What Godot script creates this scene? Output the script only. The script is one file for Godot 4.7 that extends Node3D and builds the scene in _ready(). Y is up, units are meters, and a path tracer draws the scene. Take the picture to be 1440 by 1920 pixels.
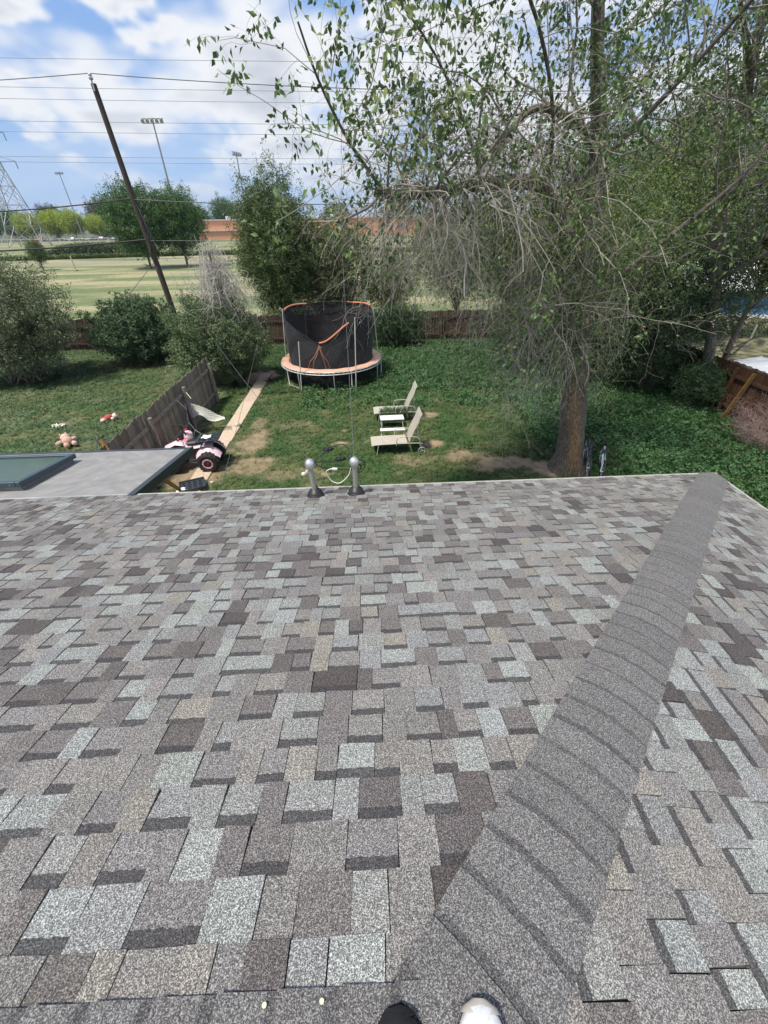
extends Node3D
# Back yard seen from the ridge of a shingled hip roof. Axes: x along the eave, -z away from the ridge, y up, metres.

const CAM_Y := 5.38
const RIDGE_Y := 3.952
const SLOPE := 0.30680          # 17.58 degrees
const HIP_X := 0.115            # where the hip meets the ridge
const EAVE_T := 4.785           # slope length ridge -> eave
const EXPO := 0.143             # shingle exposure

var cam: Camera3D
var mats := {}
var rng := RandomNumberGenerator.new()


# ------------------------------------------------------------------ mesh builder
class MB:
	var v := PackedVector3Array()
	var n := PackedVector3Array()
	var uv := PackedVector2Array()
	var c := PackedColorArray()
	var idx := PackedInt32Array()
	var col := Color(1, 1, 1)

	func vert(p: Vector3, nn: Vector3, t := Vector2.ZERO) -> int:
		v.append(p); n.append(nn); uv.append(t); c.append(col)
		return v.size() - 1

	# corners counter-clockwise seen from the front
	func quad(a: Vector3, b: Vector3, d: Vector3, e: Vector3) -> void:
		var nn := (b - a).cross(e - a)
		if nn.length_squared() < 1e-18:
			nn = (d - a).cross(e - a)
		nn = nn.normalized()
		var w := (b - a).length()
		var h := (e - a).length()
		var k := vert(a, nn, Vector2(0, 0)); vert(b, nn, Vector2(w, 0)); vert(d, nn, Vector2(w, h)); vert(e, nn, Vector2(0, h))
		idx.append_array([k, k + 2, k + 1, k, k + 3, k + 2])

	func tri(a: Vector3, b: Vector3, d: Vector3) -> void:
		var nn := (b - a).cross(d - a).normalized()
		var k := vert(a, nn); vert(b, nn, Vector2(1, 0)); vert(d, nn, Vector2(0, 1))
		idx.append_array([k, k + 2, k + 1])

	# box centred on xf, with a small chamfer
	func box(xf: Transform3D, s: Vector3, ch := 0.0) -> void:
		var h := s * 0.5
		if ch <= 0.0:
			for ax in 3:
				for sg in [-1.0, 1.0]:
					var u := (ax + 1) % 3
					var w := (ax + 2) % 3
					var o := Vector3.ZERO; o[ax] = h[ax] * sg
					var du := Vector3.ZERO; du[u] = h[u]
					var dw := Vector3.ZERO; dw[w] = h[w] * sg
					quad(xf * (o - du - dw), xf * (o + du - dw), xf * (o + du + dw), xf * (o - du + dw))
			return
		ch = minf(ch, minf(h.x, minf(h.y, h.z)) * 0.9)
		for ax in 3:
			for sg in [-1.0, 1.0]:
				var u := (ax + 1) % 3
				var w := (ax + 2) % 3
				var o := Vector3.ZERO; o[ax] = h[ax] * sg
				var du := Vector3.ZERO; du[u] = h[u] - ch
				var dw := Vector3.ZERO; dw[w] = (h[w] - ch) * sg
				quad(xf * (o - du - dw), xf * (o + du - dw), xf * (o + du + dw), xf * (o - du + dw))
		for ax in 3:       # edge strips along axis ax
			var u := (ax + 1) % 3
			var w := (ax + 2) % 3
			for su in [-1.0, 1.0]:
				for sw in [-1.0, 1.0]:
					var p := Vector3.ZERO; p[u] = h[u] * su; p[w] = (h[w] - ch) * sw
					var q := Vector3.ZERO; q[u] = (h[u] - ch) * su; q[w] = h[w] * sw
					var l := Vector3.ZERO; l[ax] = h[ax] - ch
					if su * sw > 0:
						quad(xf * (p + l), xf * (p - l), xf * (q - l), xf * (q + l))
					else:
						quad(xf * (p - l), xf * (p + l), xf * (q + l), xf * (q - l))
		for sx in [-1.0, 1.0]:
			for sy in [-1.0, 1.0]:
				for sz in [-1.0, 1.0]:
					var a := Vector3(h.x * sx, (h.y - ch) * sy, (h.z - ch) * sz)
					var b := Vector3((h.x - ch) * sx, h.y * sy, (h.z - ch) * sz)
					var d := Vector3((h.x - ch) * sx, (h.y - ch) * sy, h.z * sz)
					if sx * sy * sz > 0:
						tri(xf * a, xf * b, xf * d)
					else:
						tri(xf * a, xf * d, xf * b)

	func bar(a: Vector3, b: Vector3, w: float, h: float, up := Vector3.UP, ch := 0.0) -> void:
		var y := (b - a).normalized()
		var x := up.cross(y)
		if x.length() < 0.05:
			x = Vector3.RIGHT.cross(y)
		x = x.normalized()
		box(Transform3D(Basis(x, y, x.cross(y)), (a + b) * 0.5), Vector3(w, (b - a).length(), h), ch)

	func tube(p: PackedVector3Array, r0: float, r1: float, sides := 6, caps := true, wob := 0.0) -> void:
		var m := p.size()
		var side := Vector3.RIGHT
		var first := v.size()
		var along := 0.0
		for i in m:
			var t := (p[mini(i + 1, m - 1)] - p[maxi(i - 1, 0)]).normalized()
			if i == 0:
				side = Vector3.UP.cross(t) if absf(t.y) < 0.9 else Vector3.RIGHT.cross(t)
			else:
				along += (p[i] - p[i - 1]).length()
			side = (side - t * side.dot(t)).normalized()
			var up := t.cross(side)
			var r := lerpf(r0, r1, float(i) / maxf(1.0, m - 1))
			for k in sides + 1:
				var a := TAU * (k % sides) / sides
				var d := side * cos(a) + up * sin(a)
				var rr := r
				if wob > 0.0:
					rr *= 1.0 + wob * (sin(a * 3.0 + along * 2.3) * 0.5 + sin(a * 5.0 - along * 3.7 + 1.0) * 0.35 + sin(along * 9.0 + a) * 0.25)
				vert(p[i] + d * rr, d, Vector2(float(k) / sides * TAU * r0, along))
		for i in m - 1:
			for k in sides:
				var a := first + i * (sides + 1) + k
				var e := a + sides + 1
				idx.append_array([a, e + 1, a + 1, a, e, e + 1])
		if caps and r1 > 0.004:
			for e in [0, m - 1]:
				var t := (p[1] - p[0]).normalized() * -1.0 if e == 0 else (p[m - 1] - p[m - 2]).normalized()
				var kc := vert(p[e], t)
				var ks := v.size()
				for k in sides:
					var q: int = first + e * (sides + 1) + k
					vert(v[q], t)
				for k in sides:
					var x := ks + k
					var y := ks + (k + 1) % sides
					idx.append_array([kc, x, y] if e == 0 else [kc, y, x])

	# profile of (radius, height) turned round xf's y axis; listed from bottom to top, outside
	func lathe(prof: PackedVector2Array, sides: int, xf: Transform3D) -> void:
		var first := v.size()
		var m := prof.size()
		for i in m:
			var tg := prof[mini(i + 1, m - 1)] - prof[maxi(i - 1, 0)]
			var nr := Vector2(tg.y, -tg.x).normalized()
			for k in sides + 1:
				var a := TAU * (k % sides) / sides
				var d := Vector3(cos(a), 0, -sin(a))
				vert(xf * (d * prof[i].x + Vector3.UP * prof[i].y), (xf.basis * (d * nr.x + Vector3.UP * nr.y)).normalized(), Vector2(a * 0.1, prof[i].y))
		for i in m - 1:
			for k in sides:
				var a := first + i * (sides + 1) + k
				var e := a + sides + 1
				idx.append_array([a, e + 1, a + 1, a, e, e + 1])

	# grid of points [rows][cols]; front is columns x rows
	func sheet(rows: Array, uvscale := 1.0) -> void:
		var m := rows.size()
		var w: int = rows[0].size()
		var first := v.size()
		for i in m:
			for j in w:
				var du: Vector3 = rows[i][mini(j + 1, w - 1)] - rows[i][maxi(j - 1, 0)]
				var dv: Vector3 = rows[mini(i + 1, m - 1)][j] - rows[maxi(i - 1, 0)][j]
				vert(rows[i][j], du.cross(dv).normalized(), Vector2(j, i) * uvscale)
		for i in m - 1:
			for j in w - 1:
				var a := first + i * w + j
				idx.append_array([a, a + w + 1, a + 1, a, a + w, a + w + 1])

	func ball(xf: Transform3D, lat := 8, lon := 12) -> void:
		var pr := PackedVector2Array()
		for i in lat + 1:
			var a := -PI / 2 + PI * i / lat
			pr.append(Vector2(maxf(cos(a), 0.001), sin(a)))
		lathe(pr, lon, xf)

	func mesh(m: Material) -> ArrayMesh:
		var arr := []
		arr.resize(Mesh.ARRAY_MAX)
		arr[Mesh.ARRAY_VERTEX] = v
		arr[Mesh.ARRAY_NORMAL] = n
		arr[Mesh.ARRAY_TEX_UV] = uv
		arr[Mesh.ARRAY_COLOR] = c
		arr[Mesh.ARRAY_INDEX] = idx
		var am := ArrayMesh.new()
		am.add_surface_from_arrays(Mesh.PRIMITIVE_TRIANGLES, arr)
		am.surface_set_material(0, m)
		return am


func add(called: String, mb: MB, m: Material, parent: Node = self, at := Vector3.ZERO) -> MeshInstance3D:
	var o := MeshInstance3D.new()
	o.name = called
	o.mesh = mb.mesh(m)
	o.position = at
	parent.add_child(o, true)
	return o


func thing(called: String, label: String, category: String, at := Vector3.ZERO, turn := 0.0, group := "") -> Node3D:
	var o := Node3D.new()
	o.name = called
	add_child(o, true)
	o.position = at
	o.rotation.y = turn
	tag(o, label, category, group)
	return o


func tag(o: Node, label: String, category: String, group := "", kind := "") -> Node:
	if label: o.set_meta("label", label)
	if category: o.set_meta("category", category)
	if group: o.set_meta("group", group)
	if kind: o.set_meta("kind", kind)
	return o


func line(pts: Array) -> PackedVector3Array:
	return PackedVector3Array(pts)


# smooth curve through points
func curve(pts: Array, per := 5) -> PackedVector3Array:
	var out := PackedVector3Array()
	var m := pts.size()
	for i in m - 1:
		var a: Vector3 = pts[maxi(i - 1, 0)]
		var b: Vector3 = pts[i]
		var d: Vector3 = pts[i + 1]
		var e: Vector3 = pts[mini(i + 2, m - 1)]
		for k in per:
			out.append(b.cubic_interpolate(d, a, e, float(k) / per))
	out.append(pts[m - 1])
	return out


func sag(a: Vector3, b: Vector3, drop: float, n := 16) -> PackedVector3Array:
	var out := PackedVector3Array()
	for i in n + 1:
		var t := float(i) / n
		out.append(a.lerp(b, t) - Vector3.UP * drop * 4.0 * t * (1.0 - t))
	return out


# ------------------------------------------------------------------ materials
func lin(r: float, g: float, b: float) -> Color:
	return Color(r, g, b).linear_to_srgb()


func flat(key: String, c: Color, rough := 0.8, metal := 0.0, vc := false) -> StandardMaterial3D:
	if mats.has(key):
		return mats[key]
	var m := StandardMaterial3D.new()
	m.resource_name = key
	m.albedo_color = c.linear_to_srgb()
	m.roughness = rough
	m.metallic = metal
	m.vertex_color_use_as_albedo = vc
	mats[key] = m
	return m


func noise(seed_: int, freq: float, oct := 4, kind := FastNoiseLite.TYPE_SIMPLEX_SMOOTH) -> FastNoiseLite:
	var f := FastNoiseLite.new()
	f.seed = seed_
	f.noise_type = kind
	f.frequency = freq
	f.fractal_type = FastNoiseLite.FRACTAL_FBM if oct > 1 else FastNoiseLite.FRACTAL_NONE
	f.fractal_octaves = oct
	return f


# tiling grey texture around mid value `mean`, spread `dev`
func grain(w: int, h: int, seed_: int, fx: float, fy: float, mean: float, dev: float, oct := 4) -> ImageTexture:
	var f := noise(seed_, 1.0, oct)
	var im := Image.create(w, h, false, Image.FORMAT_RGB8)
	for y in h:
		for x in w:
			var a := TAU * x / w
			var b := TAU * y / h
			var t := f.get_noise_3d(cos(a) * fx + cos(b) * fy * 0.37, sin(a) * fx + sin(b) * fy, cos(b) * fy)
			var g := clampf(mean + dev * t * 1.6, 0.02, 1.0)
			im.set_pixel(x, y, Color(g, g, g))
	return ImageTexture.create_from_image(im)


var tex_gran: ImageTexture
var tex_wood: ImageTexture
var tex_blotch: ImageTexture
var tex_bark: ImageTexture
var tex_soft: ImageTexture


func make_textures() -> void:
	# mineral granules: one random cell each, about 1.6 mm
	var r := RandomNumberGenerator.new()
	r.seed = 5
	var n := 512
	var cells := 300
	var px := PackedVector2Array()
	var vals := PackedFloat32Array()
	for i in cells * cells:
		px.append(Vector2(r.randf_range(0.1, 0.9), r.randf_range(0.1, 0.9)))
		var t := r.randf()
		vals.append(0.08 + 0.42 * t if t < 0.68 else 0.55 + 0.45 * r.randf())
	var im := Image.create(n, n, false, Image.FORMAT_RGB8)
	var s := float(cells) / n
	for y in n:
		for x in n:
			var fx := (x + 0.5) * s
			var fy := (y + 0.5) * s
			var cx := int(fx)
			var cy := int(fy)
			var best := 9.0
			var val := 0.5
			for oy in [-1, 0, 1]:
				for ox in [-1, 0, 1]:
					var gx := cx + int(ox)
					var gy := cy + int(oy)
					var k := posmod(gy, cells) * cells + posmod(gx, cells)
					var d := absf(gx + px[k].x - fx) + absf(gy + px[k].y - fy)
					if d < best:
						best = d; val = vals[k]
			var tint := fposmod(val * 37.0, 1.0) * 0.08
			im.set_pixel(x, y, Color(val * (0.97 + tint), val, val * (1.05 - tint)).linear_to_srgb())
	tex_gran = ImageTexture.create_from_image(im)
	tex_wood = grain(256, 256, 3, 7.0, 0.7, 0.72, 0.42, 4)
	tex_blotch = grain(512, 512, 9, 2.2, 2.2, 0.74, 0.42, 5)
	tex_soft = grain(512, 512, 19, 3.0, 3.0, 0.9, 0.09, 6)
	tex_bark = grain(256, 256, 11, 9.0, 2.0, 0.74, 0.45, 4)


func textured(key: String, c: Color, tex: Texture2D, scale: Vector3, rough := 0.9, vc := false, tri_world := false, bump := 0.0, bumptex: Texture2D = null) -> StandardMaterial3D:
	if mats.has(key):
		return mats[key]
	var m := StandardMaterial3D.new()
	m.resource_name = key
	m.albedo_color = c.linear_to_srgb()
	m.albedo_texture = tex
	m.uv1_scale = scale
	m.roughness = rough
	m.vertex_color_use_as_albedo = vc
	if tri_world:
		m.uv1_triplanar = true
		m.uv1_world_triplanar = true
	if bump > 0.0:
		m.heightmap_enabled = true
		m.heightmap_texture = bumptex if bumptex else tex
		m.heightmap_scale = bump
	mats[key] = m
	return m


func leaf_mat(key: String, back := 0.35, rough := 0.55) -> StandardMaterial3D:
	if mats.has(key):
		return mats[key]
	var m := StandardMaterial3D.new()
	m.resource_name = key
	m.albedo_color = Color.WHITE
	m.vertex_color_use_as_albedo = true
	m.roughness = rough
	m.backlight_enabled = true
	m.backlight = lin(back, back * 1.1, back * 0.45)
	mats[key] = m
	return m


# ------------------------------------------------------------------ start
func _ready() -> void:
	cam = Camera3D.new()
	cam.name = "camera"
	cam.position = Vector3(0, CAM_Y, 0)
	cam.rotation_degrees = Vector3(-35.89, -1.71, -1.21)
	cam.fov = 103.9
	cam.near = 0.05
	cam.far = 12000.0
	add_child(cam)
	var we := WorldEnvironment.new()
	we.name = "world"
	var env := Environment.new()
	env.background_mode = Environment.BG_SKY
	env.tonemap_mode = Environment.TONE_MAPPER_LINEAR
	env.tonemap_exposure = 1.45
	env.fog_enabled = true
	env.fog_density = 0.00013
	env.fog_light_color = Color(0.80, 0.88, 1.0)
	env.sdfgi_enabled = true
	env.ssao_enabled = true
	env.ssil_enabled = true
	var sky := Sky.new()
	sky.sky_material = make_sky()
	env.sky = sky
	we.environment = env
	add_child(we)
	var sun := DirectionalLight3D.new()
	sun.name = "sun"
	sun.light_energy = 1.2
	sun.light_angular_distance = 6.0
	sun.light_color = Color(1.0, 0.965, 0.90)
	sun.shadow_enabled = true
	add_child(sun)
	sun.look_at_from_position(Vector3(-21, 62, 15), Vector3.ZERO)
	rng.seed = 7
	make_textures()
	stage("textures")
	build_ground()
	stage("ground")
	build_house()
	stage("house")
	build_patio()
	build_masts()
	build_fences()
	stage("fences")
	build_trees()
	stage("trees")
	build_far()
	stage("far")
	build_lines()
	build_trampoline()
	build_furniture()
	build_quad_bike()
	build_bicycles()
	build_small()
	stage("done")


func stage(s: String) -> void:
	print(s, " ", Time.get_ticks_msec())


func make_sky() -> PanoramaSkyMaterial:
	var w := 2048
	var h := 1024
	var big := noise(26, 1.0, 5)
	var fine := noise(33, 1.0, 4)
	var im := Image.create(w, h, false, Image.FORMAT_RGBF)
	im.fill(Color(0.30, 0.32, 0.30))
	for y in int(h * 0.5) + 4:
		var el := PI * (0.5 - (y + 0.5) / h)
		var sy := maxf(sin(el), 0.0)
		var cy := cos(el)
		var blue := Color(0.115, 0.24, 0.54).lerp(Color(0.28, 0.44, 0.67), pow(1.0 - sy, 3.0))
		blue = blue.lerp(Color(0.40, 0.52, 0.68), pow(1.0 - sy, 14.0))
		for x in w:
			var az := TAU * (x + 0.5) / w
			var d := Vector3(sin(az) * cy, sy, -cos(az) * cy)
			var k := 1.0 / (sy + 0.22)
			var p := Vector2(d.x * k, d.z * k) * 0.95
			var q := big.get_noise_3d(p.x, p.y, 3.0) + 0.16 * fine.get_noise_3d(p.x * 3.3, p.y * 3.3, el * 6.0)
			var cover := smoothstep(-0.12, 0.26, q + 0.11)
			cover *= smoothstep(0.0, 0.10, sy) * 0.9 + 0.1
			# thick cloud is greyer underneath, its rims stay white
			var thick := smoothstep(0.12, 0.55, q + 0.10 * fine.get_noise_3d(p.x * 1.7 + 5.0, p.y * 1.7, 1.0))
			var cl := Color(0.66, 0.67, 0.69).lerp(Color(0.41, 0.435, 0.49), thick)
			# small heaps low over the horizon
			var heap := fine.get_noise_3d(az * 5.0, el * 13.0, 4.0) * 0.8 + 0.35 * fine.get_noise_3d(az * 15.0, el * 34.0, 2.0)
			var low := smoothstep(0.06, 0.36, heap + 0.07) * smoothstep(0.03, 0.12, sy) * (1.0 - smoothstep(0.30, 0.50, sy))
			cl = cl.lerp(Color(0.66, 0.67, 0.69).lerp(Color(0.46, 0.49, 0.55), smoothstep(0.25, 0.6, heap)), low * (1.0 - cover))
			cover = maxf(cover, low)
			var wisp := 0.16 * smoothstep(0.0, 0.5, fine.get_noise_3d(p.x * 0.8, p.y * 2.0, 9.0) + 0.2)
			im.set_pixel(x, y, blue.lerp(Color(0.6, 0.63, 0.68), wisp).lerp(cl, cover))
	var m := PanoramaSkyMaterial.new()
	m.panorama = ImageTexture.create_from_image(im)
	return m


# ------------------------------------------------------------------ ground
const DIRT := [   # x, z, rx, rz, strength
	[-0.92, -11.0, 0.26, 0.16, 1.0], [-0.85, -11.9, 0.14, 0.12, 0.7], [-3.65, -11.2, 0.55, 0.95, 0.8], [-3.3, -9.7, 0.9, 0.55, 0.7], [-2.4, -9.3, 0.7, 0.35, 0.55], [-3.7, -12.6, 0.3, 0.5, 0.6],
	[1.8, -10.75, 0.36, 0.26, 1.0], [1.75, -12.9, 0.6, 0.3, 0.9], [1.2, -9.8, 0.7, 0.4, 0.55], [3.5, -9.45, 1.0, 0.42, 0.85], [4.65, -9.05, 0.8, 0.45, 1.0], [2.6, -9.9, 0.8, 0.35, 0.6],
	[-1.6, -17.7, 1.9, 1.7, 0.95], [-4.9, -9.3, 1.0, 1.0, 0.8], [-5.2, -10.6, 0.5, 1.2, 0.6], [-4.7, -17.6, 0.8, 1.4, 0.9], [-1.2, -9.2, 0.25, 0.12, 0.6], [-5.4, -12.6, 0.3, 1.0, 0.5],
	[-9.0, -12.0, 1.2, 0.7, 0.35], [-12.5, -14.0, 1.6, 0.8, 0.4], [-9.2, -20.4, 2.0, 0.5, 0.7], [-8.6, -18.9, 0.8, 0.5, 0.4], [8.5, -19.5, 3.0, 2.5, 0.8], [-7.0, -10.6, 0.7, 0.6, 0.5],
]
var nz_a: FastNoiseLite
var nz_b: FastNoiseLite


func bare(x: float, z: float) -> float:
	var s := 0.0
	var wob := nz_a.get_noise_2d(x, z) * 0.55
	for d in DIRT:
		if absf(x - d[0]) > d[2] * 1.9 or absf(z - d[1]) > d[3] * 1.9:
			continue
		var q := Vector2((x - d[0]) / d[2], (z - d[1]) / d[3]).length()
		s = maxf(s, d[4] * (1.0 - smoothstep(0.55, 1.25, q + wob)))
	s += 0.45 * smoothstep(0.18, 0.6, nz_b.get_noise_2d(x, z))
	return clampf(s, 0.0, 1.0)


func soil_sheet(called: String, label: String, x0: float, x1: float, z0: float, z1: float, y: float, px: int, green: Color, dry: Color, soil: Color) -> void:
	var im := Image.create(px, px, false, Image.FORMAT_RGB8)
	var g := noise(71, 3.0, 4)
	for j in px:
		for i in px:
			var x := lerpf(x0, x1, (i + 0.5) / px)
			var z := lerpf(z0, z1, (j + 0.5) / px)
			var b := bare(x, z)
			var t := g.get_noise_2d(x, z)
			var c := green.lerp(dry, clampf(0.3 + 0.8 * nz_b.get_noise_2d(x * 2.0 + 40.0, z * 2.0), 0.0, 1.0)).lerp(soil, b)
			c = c * (1.0 + 0.45 * t)
			im.set_pixel(i, j, Color(c.r, c.g, c.b).linear_to_srgb())
	var m := StandardMaterial3D.new()
	m.resource_name = called
	m.albedo_texture = ImageTexture.create_from_image(im)
	m.roughness = 1.0
	var mb := MB.new()
	var nn := 24
	for j in nn + 1:
		for i in nn + 1:
			mb.vert(Vector3(lerpf(x0, x1, float(i) / nn), y + 0.02 * nz_a.get_noise_2d(i * 0.7, j * 0.7) + 0.02, lerpf(z0, z1, float(j) / nn)), Vector3.UP, Vector2(float(i) / nn, float(j) / nn))
	for j in nn:
		for i in nn:
			var a := j * (nn + 1) + i
			# rows run towards -z
			mb.idx.append_array([a, a + nn + 2, a + 1, a, a + nn + 1, a + nn + 2])
	tag(add(called, mb, m), label, "", "", "structure")


func tuft_mesh(blades: int, h: float, spread: float, w: float, seed_: int, m: Material) -> ArrayMesh:
	var r := RandomNumberGenerator.new()
	r.seed = seed_
	var mb := MB.new()
	for i in blades:
		var a := r.randf() * TAU
		var o := Vector3(cos(a), 0, sin(a)) * spread * r.randf()
		var lean := Vector3(cos(a + r.randf_range(-1, 1)), 0, sin(a + r.randf_range(-1, 1))) * h * r.randf_range(0.2, 0.8)
		var hh := h * r.randf_range(0.6, 1.1)
		var sd := Vector3(-sin(a), 0, cos(a)) * w * 0.5
		var mid := o + lean * 0.4 + Vector3.UP * hh * 0.65
		var nn := (Vector3.UP * 1.5 + lean.normalized() * 0.4 + Vector3(cos(a), 0, sin(a)) * 0.5).normalized()
		var k := mb.vert(o - sd, nn); mb.vert(o + sd, nn); mb.vert(mid + sd * 0.8, nn); mb.vert(mid - sd * 0.8, nn); mb.vert(o + lean + Vector3.UP * hh * 0.9, nn)
		mb.idx.append_array([k, k + 2, k + 1, k, k + 3, k + 2, k + 3, k + 4, k + 2])
	return mb.mesh(m)


class Bag:
	var buf := PackedFloat32Array()
	var count := 0

	func put(b: Basis, o: Vector3, c: Color) -> void:
		buf.append_array([b.x.x, b.y.x, b.z.x, o.x, b.x.y, b.y.y, b.z.y, o.y, b.x.z, b.y.z, b.z.z, o.z, c.r, c.g, c.b, 1.0])
		count += 1


func scatter(called: String, bag: Bag, mesh: Mesh, parent: Node = self) -> MultiMeshInstance3D:
	var mm := MultiMesh.new()
	mm.transform_format = MultiMesh.TRANSFORM_3D
	mm.use_colors = true
	mm.mesh = mesh
	mm.instance_count = bag.count
	mm.buffer = bag.buf
	var o := MultiMeshInstance3D.new()
	o.name = called
	o.multimesh = mm
	parent.add_child(o, true)
	o.set_meta("kind", "stuff")
	return o


func rand_turn(r: RandomNumberGenerator, scale: float, tilt := 0.25) -> Basis:
	return Basis.from_euler(Vector3(r.randf_range(-tilt, tilt), r.randf() * TAU, r.randf_range(-tilt, tilt))).scaled(Vector3.ONE * scale)


func build_ground() -> void:
	nz_a = noise(4, 0.9, 3)
	nz_b = noise(8, 0.35, 4)
	# land out to the horizon
	var mb := MB.new()
	var xs := [-6000, -2500, -900, -400, -200, -100, -40, 0, 40, 100, 200, 400, 900, 2500, 6000]
	var zs := [400, 60, 0, -60, -150, -260, -350, -500, -800, -1600, -3000, -6000]
	for j in zs.size() - 1:
		for i in xs.size() - 1:
			mb.quad(Vector3(xs[i], -0.06, zs[j]), Vector3(xs[i + 1], -0.06, zs[j]), Vector3(xs[i + 1], -0.06, zs[j + 1]), Vector3(xs[i], -0.06, zs[j + 1]))
	tag(add("ground", mb, textured("land", Color(0.16, 0.19, 0.09), tex_blotch, Vector3(0.03, 0.03, 0.03), 1.0, false, true)), "", "", "", "structure")
	# mown park field: dry pale streaks lying across
	var px := 1024
	var x0 := -190.0
	var x1 := 120.0
	var z0 := -23.6
	var z1 := -262.0
	var im := Image.create(px, px, false, Image.FORMAT_RGB8)
	var f1 := noise(51, 1.0, 5)
	var f2 := noise(52, 1.0, 3)
	for j in px:
		var z := lerpf(z0, z1, (j + 0.5) / px)
		for i in px:
			var x := lerpf(x0, x1, (i + 0.5) / px)
			var q := f1.get_noise_2d(x * 0.035 + 0.2 * f2.get_noise_2d(x * 0.05, z * 0.05), z * 0.17)
			var fine := f2.get_noise_2d(x * 1.3, z * 1.7)
			var c := Color(0.11, 0.145, 0.055).lerp(Color(0.29, 0.27, 0.155), smoothstep(-0.35, 0.5, q + 0.25 * fine))
			var edge := 3.0 * f2.get_noise_2d(x * 0.06, 3.0)
			if z < -88.0 + edge and z > -97.0 + edge:      # worn track
				c = c.lerp(Color(0.25, 0.23, 0.17), 0.75)
			c *= 1.0 + 0.25 * fine
			im.set_pixel(i, j, c.linear_to_srgb())
	var m := StandardMaterial3D.new()
	m.resource_name = "field"
	m.albedo_texture = ImageTexture.create_from_image(im)
	m.roughness = 1.0
	var fb := MB.new()
	var nn := 20
	for j in nn + 1:
		for i in nn + 1:
			fb.vert(Vector3(lerpf(x0, x1, float(i) / nn), -0.03, lerpf(z0, z1, float(j) / nn)), Vector3.UP, Vector2(float(i) / nn, float(j) / nn))
	for j in nn:
		for i in nn:
			var a := j * (nn + 1) + i
			fb.idx.append_array([a, a + nn + 2, a + 1, a, a + nn + 1, a + nn + 2])
	tag(add("field", fb, m), "", "", "", "structure")
	soil_sheet("lawn", "", -5.72, 12.0, -1.0, -23.55, 0.0, 560, Color(0.035, 0.075, 0.022), Color(0.10, 0.11, 0.045), Color(0.26, 0.19, 0.125))
	soil_sheet("neighbour_lawn", "", -30.0, -5.73, -1.0, -23.55, 0.0, 560, Color(0.05, 0.095, 0.03), Color(0.12, 0.13, 0.055), Color(0.20, 0.16, 0.11))
	var rf := MB.new()
	rf.quad(Vector3(12.01, 0.0, 5), Vector3(80, 0.0, 5), Vector3(80, 0.0, -60), Vector3(12.01, 0.0, -60))
	tag(add("right_lawn", rf, textured("right_lawn", Color(0.17, 0.165, 0.085), tex_blotch, Vector3(0.12, 0.12, 0.12), 1.0, false, true)), "", "", "", "structure")
	# blades of grass
	var gm := leaf_mat("grass", 0.3, 0.7)
	var r := RandomNumberGenerator.new()
	r.seed = 17
	var tuft := tuft_mesh(9, 0.075, 0.075, 0.008, 2, gm)
	var bag := Bag.new()
	for i in 78000:
		var x := r.randf_range(-5.6, 11.4)
		var z := -r.randf_range(6.2, 23.3)
		if x > -4.78 and x < -4.24 and z > -17.0:
			continue
		var b := bare(x, z)
		if r.randf() < b * 1.15:
			continue
		var dry := clampf(0.25 + 0.9 * nz_b.get_noise_2d(x * 2.0 + 40.0, z * 2.0) + b * 0.6 + r.randf_range(-0.15, 0.15), 0.0, 1.0)
		var c := Color(0.060, 0.140, 0.034).lerp(Color(0.165, 0.20, 0.075), dry) * r.randf_range(0.7, 1.3)
		var s := r.randf_range(0.6, 1.25)
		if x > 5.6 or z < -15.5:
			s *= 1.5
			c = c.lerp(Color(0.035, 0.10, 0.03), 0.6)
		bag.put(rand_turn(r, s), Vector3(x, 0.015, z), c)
	tag(scatter("grass", bag, tuft), "short green lawn grass of the yard with the trampoline", "grass")
	var bag2 := Bag.new()
	for i in 42000:
		var x := -r.randf_range(5.85, 20.0)
		var z := -r.randf_range(7.5, 23.3)
		var b := bare(x, z)
		if r.randf() < b * 1.1:
			continue
		var dry := clampf(0.35 + 0.9 * nz_b.get_noise_2d(x * 2.0 + 40.0, z * 2.0) + r.randf_range(-0.15, 0.15), 0.0, 1.0)
		var c := Color(0.065, 0.135, 0.05).lerp(Color(0.165, 0.19, 0.085), dry) * r.randf_range(0.7, 1.3)
		bag2.put(rand_turn(r, r.randf_range(0.6, 1.4)), Vector3(x, 0.015, z), c)
	tag(scatter("weedy_grass", bag2, tuft), "pale weedy grass of the neighbouring yard behind the fence", "grass")
	# broad leaved weeds: shaded side of the yard, foot of the shrubs, clover in the next yard
	var leafy := spray_mesh("weed_leaf", 8, 0.055, 0.6, 6, leaf_mat("weed", 0.3, 0.6))
	var bag3 := Bag.new()
	for i in 16000:
		var x := r.randf_range(5.0, 11.5)
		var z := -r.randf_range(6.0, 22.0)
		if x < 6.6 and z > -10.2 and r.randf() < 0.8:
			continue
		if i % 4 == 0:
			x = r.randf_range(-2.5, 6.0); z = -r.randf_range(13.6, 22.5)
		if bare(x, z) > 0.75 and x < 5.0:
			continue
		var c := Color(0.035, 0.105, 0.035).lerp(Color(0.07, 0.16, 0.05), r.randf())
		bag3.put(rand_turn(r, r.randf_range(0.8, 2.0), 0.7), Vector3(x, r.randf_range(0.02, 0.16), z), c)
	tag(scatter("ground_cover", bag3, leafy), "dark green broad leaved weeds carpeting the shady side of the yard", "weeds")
	var bag4 := Bag.new()
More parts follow.
